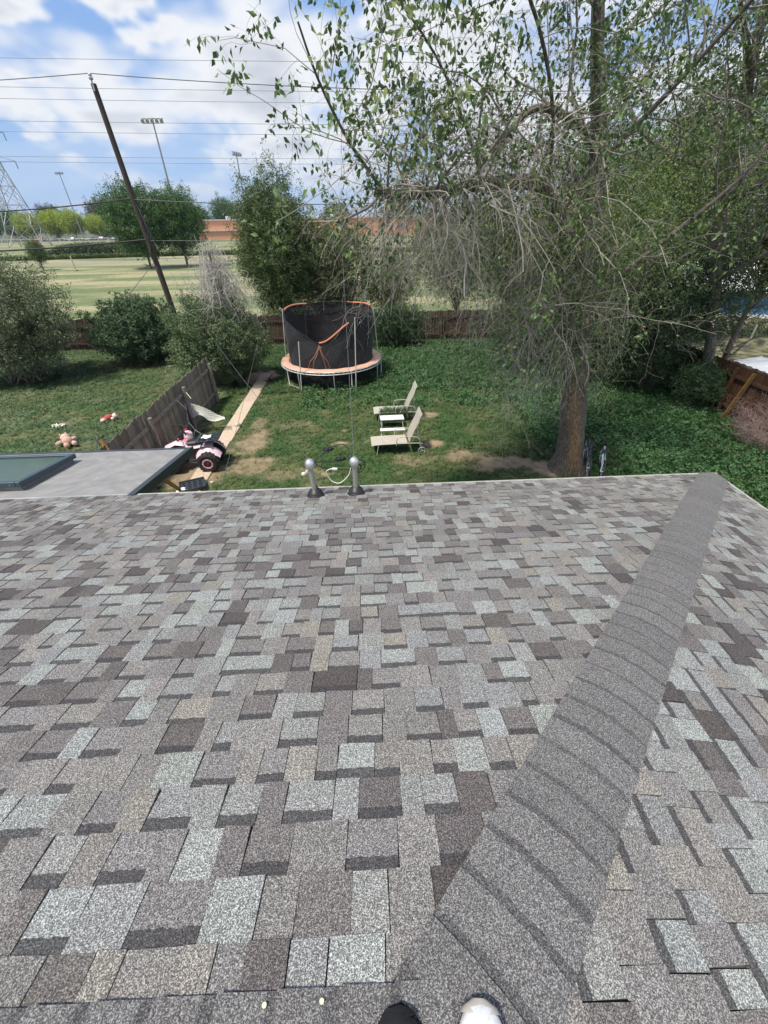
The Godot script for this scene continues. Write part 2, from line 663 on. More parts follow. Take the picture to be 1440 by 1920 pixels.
	for i in 9000:
		var x := -r.randf_range(5.9, 17.0)
		var z := -r.randf_range(9.0, 22.5)
		if nz_a.get_noise_2d(x * 0.35, z * 0.35) < 0.02:
			continue
		var c := Color(0.06, 0.14, 0.06).lerp(Color(0.12, 0.20, 0.09), r.randf())
		bag4.put(rand_turn(r, r.randf_range(0.6, 1.3), 0.5), Vector3(x, r.randf_range(0.02, 0.08), z), c)
	for i in 260:      # dandelion heads
		var q := Vector3(-r.randf_range(8.0, 16.0), 0.1, -r.randf_range(9.5, 17.0))
		bag4.put(rand_turn(r, 0.3, 0.3), q, Color(0.6, 0.55, 0.12))
	tag(scatter("clover", bag4, leafy), "light green clover patches spreading over the neighbouring yard", "clover")
	# concrete path of separate slabs
	var path := Node3D.new()
	path.name = "path"
	add_child(path)
	path.set_meta("kind", "structure")
	var cm := textured("path_concrete", Color(0.62, 0.50, 0.38), tex_soft, Vector3(0.7, 0.7, 0.7), 0.95, true, true)
	var z := -8.0
	while z > -17.2:
		var sl := MB.new()
		var l := 1.12
		sl.col = Color(1, 1, 1) * r.randf_range(0.85, 1.1)
		sl.box(Transform3D(Basis.from_euler(Vector3(r.randf_range(-0.01, 0.01), r.randf_range(-0.012, 0.012), r.randf_range(-0.015, 0.015))), Vector3(-4.51 + r.randf_range(-0.015, 0.015), 0.03, z - l * 0.5)), Vector3(0.46, 0.07, l - 0.018), 0.01)
		add("slab", sl, cm, path)
		z -= l


# ------------------------------------------------------------------ leaves
func leaf_shape(mb: MB, xf: Transform3D, l: float, w: float) -> void:
	var a := xf * Vector3(0, 0, 0)
	var t := xf * Vector3(0, l, -0.10 * l)
	var m := xf * Vector3(0, l * 0.5, 0.0)
	var lft := xf * Vector3(-w * 0.5, l * 0.42, w * 0.16)
	var rgt := xf * Vector3(w * 0.5, l * 0.42, w * 0.16)
	for f in [[a, rgt, m], [a, m, lft], [m, rgt, t], [m, t, lft]]:
		mb.tri(f[0], f[1], f[2])


func leaf_mesh(l: float, w: float, m: Material) -> ArrayMesh:
	var mb := MB.new()
	leaf_shape(mb, Transform3D(), l, w)
	return mb.mesh(m)


# a small spray of leaves round a bit of twig
func spray_mesh(_called: String, n: int, l: float, w_ratio: float, seed_: int, m: Material) -> ArrayMesh:
	var r := RandomNumberGenerator.new()
	r.seed = seed_
	var mb := MB.new()
	for i in n:
		var b := Basis.from_euler(Vector3(r.randf_range(-1.6, 1.6), r.randf() * TAU, r.randf_range(-1.2, 1.2)))
		var s := l * r.randf_range(0.7, 1.2)
		var o := Vector3(r.randf_range(-1, 1), r.randf_range(-1, 1), r.randf_range(-1, 1)) * l * 1.1
		var xf := Transform3D(b, o)
		mb.tri(xf * Vector3(0, 0, 0), xf * Vector3(s * w_ratio * 0.5, s * 0.5, 0), xf * Vector3(0, s, s * 0.1))
		mb.tri(xf * Vector3(0, 0, 0), xf * Vector3(0, s, s * 0.1), xf * Vector3(-s * w_ratio * 0.5, s * 0.5, s * 0.12))
	return mb.mesh(m)


# ------------------------------------------------------------------ house
const PALETTE := [   # granule blends of the shingle tabs (base colours)
	[0.285, 0.305, 0.292, 5.0], [0.245, 0.252, 0.247, 6.0], [0.204, 0.199, 0.194, 7.0], [0.230, 0.222, 0.210, 5.0], [0.160, 0.150, 0.146, 5.0], [0.122, 0.112, 0.109, 2.4], [0.086, 0.076, 0.075, 1.6], [0.255, 0.243, 0.218, 2.0],
]


func pick_blend(r: RandomNumberGenerator) -> Color:
	var tot := 0.0
	for p in PALETTE: tot += p[3]
	var k := r.randf() * tot
	for p in PALETTE:
		k -= p[3]
		if k <= 0.0:
			var j := r.randf_range(0.92, 1.08)
			return Color(p[0] * j, p[1] * j, p[2] * j * r.randf_range(0.97, 1.03))
	return Color(0.2, 0.2, 0.2)


func clip_poly(poly: PackedVector2Array, a: float, b: float, c: float) -> PackedVector2Array:
	# keeps a*u + b*t <= c
	var out := PackedVector2Array()
	for i in poly.size():
		var p := poly[i]
		var q := poly[(i + 1) % poly.size()]
		var dp := a * p.x + b * p.y - c
		var dq := a * q.x + b * q.y - c
		if dp <= 0.0:
			out.append(p)
		if (dp < 0.0) != (dq < 0.0) and absf(dp - dq) > 1e-9:
			out.append(p.lerp(q, dp / (dp - dq)))
	return out


class Plane3:
	var o: Vector3
	var au: Vector3
	var at: Vector3
	var n: Vector3
	func pt(u: float, t: float, h: float) -> Vector3:
		return o + au * u + at * t + n * h


func slab_piece(mb: MB, pl: Plane3, poly: PackedVector2Array, t0: float, h0: float, t1: float, h1: float, c: Color, off: Vector2) -> void:
	if poly.size() < 3:
		return
	mb.col = c
	var k := mb.v.size()
	for p in poly:
		mb.vert(pl.pt(p.x, p.y, lerpf(h0, h1, (p.y - t0) / (t1 - t0))), pl.n, p / 0.58 + off)
	for i in range(1, poly.size() - 1):
		mb.idx.append_array([k, k + i + 1, k + i])
	for i in poly.size():
		var p := poly[i]
		var q := poly[(i + 1) % poly.size()]
		if p.distance_to(q) < 0.0005:
			continue
		var hp := lerpf(h0, h1, (p.y - t0) / (t1 - t0))
		var hq := lerpf(h0, h1, (q.y - t0) / (t1 - t0))
		mb.quad(pl.pt(p.x, p.y, -0.006), pl.pt(q.x, q.y, -0.006), pl.pt(q.x, q.y, hq), pl.pt(p.x, p.y, hp))


# one course after another of laminated shingle pieces; each piece is [mesh builder, centre, size]
func lay_shingles(pl: Plane3, u_min: float, u_max: float, clips: Array, r: RandomNumberGenerator, pieces: Array) -> void:
	for k in range(-7, 27):
		var t1 := 1.0669 + EXPO * k
		var t0 := maxf(t1 - EXPO, 0.0)
		if t1 < 0.12:
			continue
		var u := u_min - r.randf() * 0.3
		var up := r.randf() < 0.5
		var since := 0.0
		while u < u_max:
			var w := r.randf_range(0.070, 0.150) if up else r.randf_range(0.070, 0.165)
			if r.randf() < 0.06: w *= 1.5
			var gap := 0.0009
			since += w
			if since > 0.9:
				gap = 0.0022; since = 0.0
			var skew := r.randf_range(-0.004, 0.004)
			var wavy := r.randf_range(-0.0025, 0.0025)
			var c := pick_blend(r) * 0.9 / 0.42
			var off := Vector2(r.randf(), r.randf())
			var ha := 0.0032 if up else 0.0012
			var hb := (0.0100 if up else 0.0046) + r.randf_range(-0.0008, 0.0012)
			var a := u + gap
			var b := u + w - gap
			var banded := (not up and r.randf() < 0.92) or (up and r.randf() < 0.06)
			var tb := t0 + (r.randf_range(0.033, 0.043) if banded else 0.0)
			var body := PackedVector2Array([Vector2(a, tb), Vector2(b, tb), Vector2(b + skew, t1 + wavy), Vector2(a + skew, t1 - wavy)])
			# reversed to run counter-clockwise in (u, t)
			var band := PackedVector2Array()
			if banded:      # strip of near-black granules printed along the head of the lower layer, with a ragged lower edge
				var edge := PackedVector2Array()
				var n := maxi(3, int(w / 0.012))
				for i in n + 1:
					edge.append(Vector2(lerpf(a, b, float(i) / n), tb + r.randf_range(-0.0035, 0.0035)))
				edge[0].y = tb; edge[n].y = tb
				band.append(Vector2(a, t0)); band.append(Vector2(b, t0))
				for i in range(n, -1, -1): band.append(edge[i])
				body = PackedVector2Array()
				for e in edge: body.append(e)
				body.append(Vector2(b + skew, t1 + wavy)); body.append(Vector2(a + skew, t1 - wavy))
			var inside := true
			for cl in clips:
				for p in [Vector2(a, t0), Vector2(b, t0), Vector2(b, t1), Vector2(a, t1)]:
					if cl[0] * p.x + cl[1] * p.y > cl[2] - 0.01: inside = false
			if not inside:
				body = PackedVector2Array([Vector2(a, tb), Vector2(b, tb), Vector2(b, t1), Vector2(a, t1)])
				if banded: band = PackedVector2Array([Vector2(a, t0), Vector2(b, t0), Vector2(b, tb), Vector2(a, tb)])
				for cl in clips:
					body = clip_poly(body, cl[0], cl[1], cl[2])
					if banded: band = clip_poly(band, cl[0], cl[1], cl[2])
			var mb := MB.new()
			piece_fill(mb, pl, body, t0, ha, t1, hb, c, off)
			if banded: piece_fill(mb, pl, band, t0, ha, t1, hb, Color(0.040, 0.039, 0.043).lerp(c * 0.42, 0.16) / 0.42, off)
			if mb.v.size():
				pieces.append([mb, pl.pt((a + b) * 0.5, (t0 + t1) * 0.5, 0.005), w * EXPO])
			u += w
			up = not up


# fills a polygon that may be ragged along one edge: triangulated, then edged
func piece_fill(mb: MB, pl: Plane3, poly: PackedVector2Array, t0: float, h0: float, t1: float, h1: float, c: Color, off: Vector2) -> void:
	if poly.size() < 3:
		return
	if poly.size() <= 4:
		slab_piece(mb, pl, poly, t0, h0, t1, h1, c, off)
		return
	mb.col = c
	var ix := Geometry2D.triangulate_polygon(poly)
	if ix.is_empty():
		slab_piece(mb, pl, poly, t0, h0, t1, h1, c, off)
		return
	var k := mb.v.size()
	for p in poly:
		mb.vert(pl.pt(p.x, p.y, lerpf(h0, h1, (p.y - t0) / (t1 - t0))), pl.n, p / 0.58 + off)
	for i in range(0, ix.size(), 3):
		var a := poly[ix[i]]
		var b := poly[ix[i + 1]]
		var d := poly[ix[i + 2]]
		if (b - a).cross(d - a) > 0.0:
			mb.idx.append_array([k + ix[i], k + ix[i + 2], k + ix[i + 1]])
		else:
			mb.idx.append_array([k + ix[i], k + ix[i + 1], k + ix[i + 2]])
	for i in poly.size():
		var p := poly[i]
		var q := poly[(i + 1) % poly.size()]
		if absf(p.x - q.x) > 0.5 * absf(p.y - q.y) and absf(p.y - t0) > 0.002 and absf(p.y - t1) > 0.008:
			continue      # the join of band and body has no edge of its own
		mb.quad(pl.pt(p.x, p.y, -0.006), pl.pt(q.x, q.y, -0.006), pl.pt(q.x, q.y, lerpf(h0, h1, (q.y - t0) / (t1 - t0))), pl.pt(p.x, p.y, lerpf(h0, h1, (p.y - t0) / (t1 - t0))))


# folded cap shingle over a hip or ridge: from p along d, wings wa and wb
func cap_piece(p: Vector3, d: Vector3, wa: Vector3, wb: Vector3, l: float, half: float, m: Material, parent: Node, called: String, r: RandomNumberGenerator, trim := Vector2(999, -999)) -> void:
	var up := (wa.cross(d)).normalized()
	if up.y < 0: up = -up
	var up2 := (wb.cross(d)).normalized()
	if up2.y < 0: up2 = -up2
	var crest := (up + up2).normalized()
	var c := Color(0.142, 0.141, 0.141) * r.randf_range(0.92, 1.08) / 0.42
	var mb := MB.new()
	var off := Vector2(r.randf(), r.randf())
	var cols := []
	var ns := 10
	for j in ns + 1:
		var s := (float(j) / ns - 0.5) * 2.0 * half
		var soft := 0.05
		var dist := sqrt(s * s + soft * soft) - soft          # rounded fold
		var foot := (wa if s < 0 else wb) * absf(s)
		var flatpt := foot
		# pull towards the crest rounding: below the sharp edge by less near the fold
		var nn := (up if s < 0 else up2).lerp(crest, exp(-absf(s) / 0.05)).normalized()
		cols.append([flatpt + nn * 0.010 - crest * 0.012 * exp(-s * s / 0.0006) * (1.0 if dist >= 0.0 else 0.0), nn, s])
	var band := 0.030 + r.randf_range(-0.003, 0.003)
	var sk := r.randf_range(-0.008, 0.008)
	var rows := [[-0.012, 0.004, false], [band, 0.0062, false], [band, 0.0062, true], [l, 0.0135, true]]
	for i in rows.size():
		mb.col = c if rows[i][2] else (Color(0.052, 0.051, 0.055) / 0.42).lerp(c, r.randf_range(0.30, 0.55))
		for j in ns + 1:
			var al: float = rows[i][0] + sk * (float(j) / ns - 0.5) * (1.0 if i == 3 else 0.0)
			if i == 1 or i == 2: al += 0.003 * sin(j * 2.1 + off.x * 20.0)
			var q: Vector3 = p + d * al + cols[j][0] + cols[j][1] * rows[i][1]
			if q.z < trim.y: q -= d * ((q.z - trim.y) / d.z)      # cut flush with the eaves
			if q.x > trim.x: q -= d * ((q.x - trim.x) / d.x)
			mb.vert(q, cols[j][1], Vector2(cols[j][2] * 1.0, al) / 0.58 + off)
	for i in [0, 2]:
		for j in ns:
			var a: int = int(i) * (ns + 1) + j
			var e := a + ns + 1
			if (mb.v[a + 1] - mb.v[a]).cross(mb.v[e] - mb.v[a]).dot(mb.n[a]) > 0.0:
				mb.idx.append_array([a, e + 1, a + 1, a, e, e + 1])
			else:
				mb.idx.append_array([a, a + 1, e + 1, a, e + 1, e])
	mb.col = c
	for j in ns:      # butt edge
		var a: Vector3 = mb.v[3 * (ns + 1) + j]
		var b: Vector3 = mb.v[3 * (ns + 1) + j + 1]
		mb.quad(a, b, b - cols[j + 1][1] * 0.016, a - cols[j][1] * 0.016)
	for j in [0, ns]:      # wing edges
		var a: Vector3 = mb.v[j]
		var b: Vector3 = mb.v[3 * (ns + 1) + j]
		mb.quad(a, b, b - cols[j][1] * 0.018, a - cols[j][1] * 0.012)
	add(called, mb, m, parent)


func build_house() -> void:
	var house := thing("house", "single storey house whose grey brown shingled hip roof fills the foreground", "house")
	var cs := cos(SLOPE)
	var sn := sin(SLOPE)
	var ez := -EAVE_T * cs
	var ey := RIDGE_Y - EAVE_T * sn
	var ex := HIP_X - ez
	var gran := textured("shingle_granules", Color.WHITE, tex_gran, Vector3.ONE, 0.92, true, false, 0.12)
	var deckm := flat("roof_deck", Color(0.09, 0.085, 0.08), 1.0)
	# roof deck under the shingles, all four slopes
	var dk := MB.new()
	var rl := Vector3(-11.0, RIDGE_Y - 0.012, 0)
	var rr := Vector3(HIP_X, RIDGE_Y - 0.012, 0)
	var fl := Vector3(-11.0, ey - 0.012, ez)
	var fr := Vector3(ex, ey - 0.012, ez)
	var bl := Vector3(-11.0, ey - 0.012, -ez)
	var br := Vector3(ex, ey - 0.012, -ez)
	dk.quad(rl, rr, fr, fl)
	dk.quad(rr, rl, bl, br)
	dk.tri(rr, br, fr)
	dk.quad(fl - Vector3(0, 0.05, 0), fr - Vector3(0, 0.05, 0), br - Vector3(0, 0.05, 0), bl - Vector3(0, 0.05, 0))
	dk.tri(rl, fl, bl)
	var roof := add("roof", dk, deckm, house)
	var r := RandomNumberGenerator.new()
	r.seed = 101
	var front := Plane3.new()
	front.o = Vector3(0, RIDGE_Y, 0); front.au = Vector3(1, 0, 0); front.at = Vector3(0, -sn, -cs); front.n = Vector3(0, cs, -sn)
	var right := Plane3.new()
	right.o = Vector3(HIP_X, RIDGE_Y, 0); right.au = Vector3(0, 0, 1); right.at = Vector3(cs, -sn, 0); right.n = Vector3(sn, cs, 0)
	var pieces := []
	lay_shingles(front, -9.6, 4.8, [[1.0, -cs, HIP_X - 0.05]], r, pieces)
	lay_shingles(right, -4.75, 1.6, [[-1.0, -cs, -0.05], [1.0, -cs, -0.05]], r, pieces)
	# the 300 that show largest are pieces of their own
	var basis := cam.basis
	var cpos := cam.position
	for p in pieces:
		var q: Vector3 = basis.inverse() * (p[1] - cpos)
		var sc := -1.0
		if q.z < -0.2 and absf(q.x / -q.z) < 0.97 and absf(q.y / -q.z) < 1.29:
			sc = p[2] / (q.z * q.z) * absf((p[1] - cpos).normalized().dot(front.n))
		p.append(sc)
	pieces.sort_custom(func(a, b): return a[3] > b[3])
	var rest := MB.new()
	for i in pieces.size():
		if i < 300:
			add("shingle", pieces[i][0], gran, roof)
		else:
			var m: MB = pieces[i][0]
			var k := rest.v.size()
			rest.v.append_array(m.v); rest.n.append_array(m.n); rest.uv.append_array(m.uv); rest.c.append_array(m.c)
			for x in m.idx: rest.idx.append(x + k)
	add("shingle_field", rest, gran, roof).set_meta("kind", "stuff")
	print("shingles ", pieces.size())
	# hip and ridge caps
	var hip_a := Vector3(HIP_X, RIDGE_Y, 0)
	var hip_b := Vector3(ex, ey, ez)
	var hd := (hip_b - hip_a).normalized()
	var wl := front.n.cross(hd).normalized()
	if wl.x > 0: wl = -wl
	var wr := right.n.cross(hd).normalized()
	if wr.x < 0: wr = -wr
	var hl := (hip_b - hip_a).length()
	var s := 0.02
	var caps := Node3D.new()
	caps.name = "hip_cap_row"
	house.add_child(caps)
	while s < hl - 0.02:
		var l := minf(EXPO, hl - s + 0.01)
		cap_piece(hip_a + hd * s, hd, wl, wr, l, 0.165, gran, caps, "hip_cap", r, Vector2(ex + 0.012, ez - 0.012))
		s += EXPO
	var rc := Node3D.new()
	rc.name = "ridge_cap_row"
	house.add_child(rc)
	var wf := front.at
	var wb := Vector3(0, -sn, cs)
	var x := HIP_X + 0.05
	while x > -9.0:
		cap_piece(Vector3(x, RIDGE_Y, 0), Vector3(-1, 0, 0), wf, wb, EXPO, 0.115, gran, rc, "ridge_cap", r)
		x -= EXPO
	for q in [Vector3(-0.292, 0, -0.089), Vector3(-0.162, 0, -0.082)]:      # dabbed nail heads
		var nb := MB.new()
		nb.lathe(PackedVector2Array([Vector2(0.0055, 0), Vector2(0.0055, 0.0012), Vector2(0.004, 0.0022), Vector2(0.0002, 0.0025)]), 10, Transform3D(Basis(Vector3.RIGHT, front.n, Vector3.RIGHT.cross(front.n)), front.pt(q.x, 0.090, 0.0235)))
		add("nail_head", nb, flat("nail_paint", Color(0.72, 0.70, 0.42), 0.4), house)
	# metal drip edge and fascia
	var drip := flat("drip_edge_metal", Color(0.40, 0.40, 0.37), 0.5, 0.2)
	var de := MB.new()
	de.box(Transform3D(Basis(), Vector3((ex - 10.5) * 0.5 + 0.02, ey - 0.012, ez - 0.028)), Vector3(ex + 10.5, 0.010, 0.05))
	de.box(Transform3D(Basis(), Vector3((ex - 10.5) * 0.5 + 0.02, ey - 0.047, ez - 0.05)), Vector3(ex + 10.5, 0.06, 0.006))
	de.box(Transform3D(Basis(), Vector3(ex + 0.028, ey - 0.0135, 0)), Vector3(0.05, 0.010, -2 * ez + 0.08))
	de.box(Transform3D(Basis(), Vector3(ex + 0.05, ey - 0.049, 0)), Vector3(0.006, 0.06, -2 * ez + 0.08))
	add("drip_edge", de, drip, house)
	var fa := MB.new()
	var fm := textured("fascia_paint", Color(0.34, 0.31, 0.27), tex_wood, Vector3(1, 1, 1), 0.7)
	fa.box(Transform3D(Basis(), Vector3((ex - 10.8) * 0.5, ey - 0.17, ez + 0.02)), Vector3(ex + 10.8, 0.18, 0.03), 0.003)
	fa.box(Transform3D(Basis(), Vector3(ex - 0.02, ey - 0.172, 0.0)), Vector3(0.03, 0.178, -2 * ez - 0.06), 0.003)
	add("fascia", fa, fm, house)
	var wa := MB.new()
	wa.box(Transform3D(Basis(), Vector3((ex - 11.0) * 0.5 - 0.25, (ey - 0.1) * 0.5, 0)), Vector3(ex + 10.4, ey - 0.12, -2 * ez - 0.9))
	add("wall", wa, textured("house_siding", Color(0.42, 0.38, 0.32), tex_blotch, Vector3(0.5, 0.5, 0.5), 0.85, false, true), house)


# ------------------------------------------------------------------ flat patio roof with its skylight
func build_patio() -> void:
	var p := thing("patio_cover", "low sloped grey membrane patio roof with dark metal edge and skylight", "patio cover")
	var x1 := -3.17
	var x0 := -10.0
	var za := -4.50
	var zb := -6.52
	var ya := 2.515
	var yb := 2.215
	var mem := textured("roof_membrane", Color(0.285, 0.285, 0.285), tex_soft, Vector3(0.22, 0.22, 0.22), 0.75, false, true)
	var rows := []
	for j in 9:
		var row := []
		for i in 25:
			var t := j / 8.0
			var xx := lerpf(x0, x1, i / 24.0)
			row.append(Vector3(xx, lerpf(ya, yb, t) + 0.006 * nz_a.get_noise_2d(xx * 2.0, t * 3.0), lerpf(za, zb, t)))
		rows.append(row)
	# rises a little over the shingles at the house
	var back := []
	for i in 25:
		back.append(Vector3(lerpf(x0, x1, i / 24.0), 2.60 + 0.006 * sin(i * 1.3), -4.27 + 0.012 * sin(i * 2.1)))
	rows.insert(0, back)
	var mb := MB.new()
	mb.sheet(rows)
	add("membrane", mb, mem, p)
	var dk := MB.new()
	var pitch := atan2(ya - yb, za - zb)
	dk.box(Transform3D(Basis(Vector3.RIGHT, -pitch), Vector3((x0 + x1) * 0.5, (ya + yb) * 0.5 - 0.045, (za + zb) * 0.5)), Vector3(x1 - x0 - 0.02, 0.06, 2.02))
	add("deck_boards", dk, flat("patio_deck", Color(0.16, 0.12, 0.08), 0.9), p)
	var dark := flat("dark_edge_metal", Color(0.045, 0.055, 0.062), 0.45, 0.3)
	var ed := MB.new()
	ed.bar(Vector3(x1 + 0.012, ya - 0.045, za - 0.03), Vector3(x1 + 0.012, yb - 0.045, zb - 0.015), 0.02, 0.13)
	ed.bar(Vector3(x0, yb - 0.072, zb - 0.012), Vector3(x1 + 0.002, yb - 0.072, zb - 0.012), 0.02, 0.17, Vector3(0, 0, 1))
	ed.bar(Vector3(x1 - 0.035, ya + 0.012, za - 0.03), Vector3(x1 - 0.035, yb + 0.012, zb), 0.07, 0.006)
	ed.bar(Vector3(x0, yb + 0.011, zb + 0.03), Vector3(x1 - 0.075, yb + 0.011, zb + 0.03), 0.006, 0.06, Vector3(0, 0, 1))
	add("edge_flashing", ed, dark, p)
	var wood := textured("patio_post_wood", Color(0.50, 0.27, 0.10), tex_wood, Vector3(4, 1, 4), 0.8)
	for q in [Vector3(-4.7, 0, zb + 0.45), Vector3(-7.4, 0, zb + 0.45)]:
		var po := MB.new()
		po.bar(q, q + Vector3(0, yb - 0.08, 0), 0.09, 0.09, Vector3(0, 0, 1), 0.006)
		add("post", po, wood, p)
	var be := MB.new()
	be.bar(Vector3(x0, yb - 0.13, zb + 0.45), Vector3(x1 - 0.4, yb - 0.13, zb + 0.45), 0.14, 0.05, Vector3(0, 0, 1))
	add("beam", be, wood, p)
	# skylight on its curb
	var sk := Node3D.new()
	sk.name = "skylight"
	p.add_child(sk)
	var c := Vector3(-5.45, 2.375, -5.42)
	sk.position = c
	sk.rotation.x = -pitch
	var w := 1.22
	var d := 1.12
	var curb := MB.new()
	for sg in [-1.0, 1.0]:
		curb.box(Transform3D(Basis(), Vector3(sg * (w * 0.5 - 0.03), 0.03, 0)), Vector3(0.045, 0.16, d - 0.02))
		curb.box(Transform3D(Basis(), Vector3(0, 0.03, sg * (d * 0.5 - 0.03))), Vector3(w - 0.11, 0.158, 0.045))
	add("curb", curb, mem, sk)
	var fr := MB.new()
	for sg in [-1.0, 1.0]:
		fr.box(Transform3D(Basis(), Vector3(sg * w * 0.5, 0.105, 0)), Vector3(0.07, 0.075, d + 0.07), 0.008)
		fr.box(Transform3D(Basis(), Vector3(0, 0.105, sg * d * 0.5)), Vector3(w - 0.071, 0.073, 0.07), 0.008)
	add("frame", fr, flat("skylight_frame", Color(0.055, 0.085, 0.105), 0.4, 0.3), sk)
	for i in 5:
		var sb := MB.new()
		sb.ball(Transform3D(Basis().scaled(Vector3(0.008, 0.008, 0.004)), Vector3(-0.5 + 0.25 * i, 0.10, d * 0.5 + 0.036)), 4, 8)
		add("screw", sb, flat("screw_steel", Color(0.6, 0.6, 0.6), 0.3, 0.9), sk)
	var gl := MB.new()
	gl.box(Transform3D(Basis(), Vector3(0, 0.112, 0)), Vector3(w - 0.07, 0.012, d - 0.07))
	var gm := textured("skylight_glass", Color(0.05, 0.10, 0.085), tex_soft, Vector3(0.8, 0.8, 0.8), 0.14, false, true)
	gm.metallic_specular = 0.28
	add("pane", gl, gm, sk)


# ------------------------------------------------------------------ service masts at the eave
func build_masts() -> void:
	var galv := textured("galvanised_pipe", Color(0.55, 0.57, 0.52), tex_soft, Vector3(6, 6, 6), 0.45, false, true)
	galv.metallic = 0.55
	var rubber := flat("rubber_boot", Color(0.022, 0.020, 0.024), 0.45)
	var alu := flat("cast_aluminium", Color(0.66, 0.68, 0.68), 0.32, 0.75)
	var spots := [Vector3(-0.724, 2.615, -4.214), Vector3(-0.218, 2.607, -4.241)]
	var labels := ["galvanised service mast with side insulator clamp and black rubber boot", "galvanised service mast holding the looped white cable, black rubber boot"]
	var heads := []
	for i in 2:
		var b: Vector3 = spots[i]
		var t := thing("service_mast", labels[i], "service mast", b, 0.0, "service masts on the eave")
		var bm := MB.new()
		bm.lathe(PackedVector2Array([Vector2(0.112, -0.03), Vector2(0.110, 0.004), Vector2(0.098, 0.012), Vector2(0.094, 0.034), Vector2(0.086, 0.052), Vector2(0.078, 0.056), Vector2(0.072, 0.074), Vector2(0.056, 0.088), Vector2(0.048, 0.092), Vector2(0.034, 0.104), Vector2(0.032, 0.12)]), 28, Transform3D(Basis(Vector3.RIGHT, -SLOPE * 0.8), Vector3(0, 0.012, 0)))
		add("boot", bm, rubber, t)
		var top := Vector3(-0.02 if i == 0 else 0.0, 0.41, 0.0)
		var pm := MB.new()
		pm.tube(line([Vector3(0, -0.02, 0), top]), 0.031, 0.031, 16)
		pm.tube(line([top * 0.93, top * 1.02]), 0.036, 0.036, 16)
		add("pipe", pm, galv, t)
		var hm := MB.new()
		hm.ball(Transform3D(Basis(Vector3.UP, 0.3).rotated(Vector3.RIGHT, 0.55).scaled(Vector3(0.052, 0.062, 0.075)), top + Vector3(0, 0.045, -0.01)), 10, 16)
		hm.lathe(PackedVector2Array([Vector2(0.054, -0.012), Vector2(0.060, -0.006), Vector2(0.060, 0.006), Vector2(0.054, 0.012)]), 18, Transform3D(Basis(Vector3.RIGHT, 0.95), top + Vector3(0, 0.045, -0.005)))
		add("weatherhead", hm, alu, t)
		heads.append(b + top)
		if i == 0:
			var cl := MB.new()
			cl.bar(top + Vector3(-0.02, -0.03, 0), top + Vector3(-0.085, -0.09, 0.01), 0.03, 0.028, Vector3(0, 0, 1), 0.006)
			cl.ball(Transform3D(Basis().scaled(Vector3(0.024, 0.034, 0.024)), top + Vector3(-0.09, -0.085, 0.01)), 8, 10)
			add("insulator", cl, flat("insulator_grey", Color(0.55, 0.56, 0.5), 0.35), t)
	var black := flat("black_insulation", Color(0.012, 0.013, 0.015), 0.5)
	var h0: Vector3 = heads[0] + Vector3(0.04, 0.04, -0.05)
	var h1: Vector3 = heads[1] + Vector3(-0.02, 0.05, -0.06)
	var loops := [
		[[h0, h0 + Vector3(0.10, 0.04, -0.12), h0 + Vector3(0.20, 0.07, -0.25), h0 + Vector3(0.36, 0.10, -0.25), h1 + Vector3(-0.03, 0.06, -0.06), h1], "upper black service wire arching between the two masts"],
		[[h0, h0 + Vector3(0.12, -0.01, -0.03), h0 + Vector3(0.28, -0.03, -0.06), h0 + Vector3(0.38, 0.02, -0.10), h1], "middle black service wire hanging between the two masts"],
		[[h0, h0 + Vector3(0.08, -0.05, 0.02), h0 + Vector3(0.22, -0.10, 0.0), h0 + Vector3(0.38, -0.11, 0.0), h1 + Vector3(0.0, -0.13, 0.03)], "lowest black service wire sagging between the two masts"],
		[[h1 + Vector3(0.06, 0.0, 0), h1 + Vector3(0.13, -0.03, 0), h1 + Vector3(0.15, -0.08, 0), h1 + Vector3(0.11, -0.15, 0.02), h1 + Vector3(0.06, -0.17, 0.03)], "outer black wire loop curling beside the mast with white cable"],
		[[h1 + Vector3(0.05, -0.04, 0.0), h1 + Vector3(0.09, -0.08, 0.01), h1 + Vector3(0.09, -0.13, 0.02), h1 + Vector3(0.03, -0.17, 0.03)], "small inner black wire loop under the weatherhead"],
	]
	for l in loops:
		var wm := MB.new()
		wm.tube(curve(l[0], 6), 0.0065, 0.0065, 6)
		tag(add("service_wire", wm, black), l[1], "wire", "wires between the service masts")
	for q in [[h0 + Vector3(0.17, 0.055, -0.22), "lumpy black taped splice on the upper service wire"], [h0 + Vector3(0.32, -0.01, -0.08), "slim black taped splice on the middle service wire"]]:
		var sm := MB.new()
		for k in 5:
			sm.ball(Transform3D(Basis.from_euler(Vector3(k, k * 2.1, k * 0.7)).scaled(Vector3(0.05, 0.017, 0.018)), q[0] + Vector3(0.012 * (k - 2), 0.008 * sin(k * 2.0), 0.01 * cos(k * 3.0))), 6, 8)
		tag(add("wire_splice", sm, black), q[1], "splice", "taped splices")
	var wc := MB.new()
	var m1: Vector3 = heads[1]
	wc.tube(curve([m1 + Vector3(-0.045, -0.02, 0.03), m1 + Vector3(-0.08, -0.12, 0.03), m1 + Vector3(-0.19, -0.22, 0.03), m1 + Vector3(-0.29, -0.19, 0.02), m1 + Vector3(-0.34, -0.07, 0.02), m1 + Vector3(-0.30, -0.03, 0.02), m1 + Vector3(-0.26, -0.025, 0.02)], 7), 0.0055, 0.0055, 6)
	wc.bar(m1 + Vector3(-0.27, -0.025, 0.02), m1 + Vector3(-0.205, -0.03, 0.02), 0.026, 0.026, Vector3.UP, 0.005)
	tag(add("white_cable", wc, flat("white_jacket", Color(0.72, 0.74, 0.66), 0.5)), "white coaxial cable looping with its connector box between the masts", "cable")


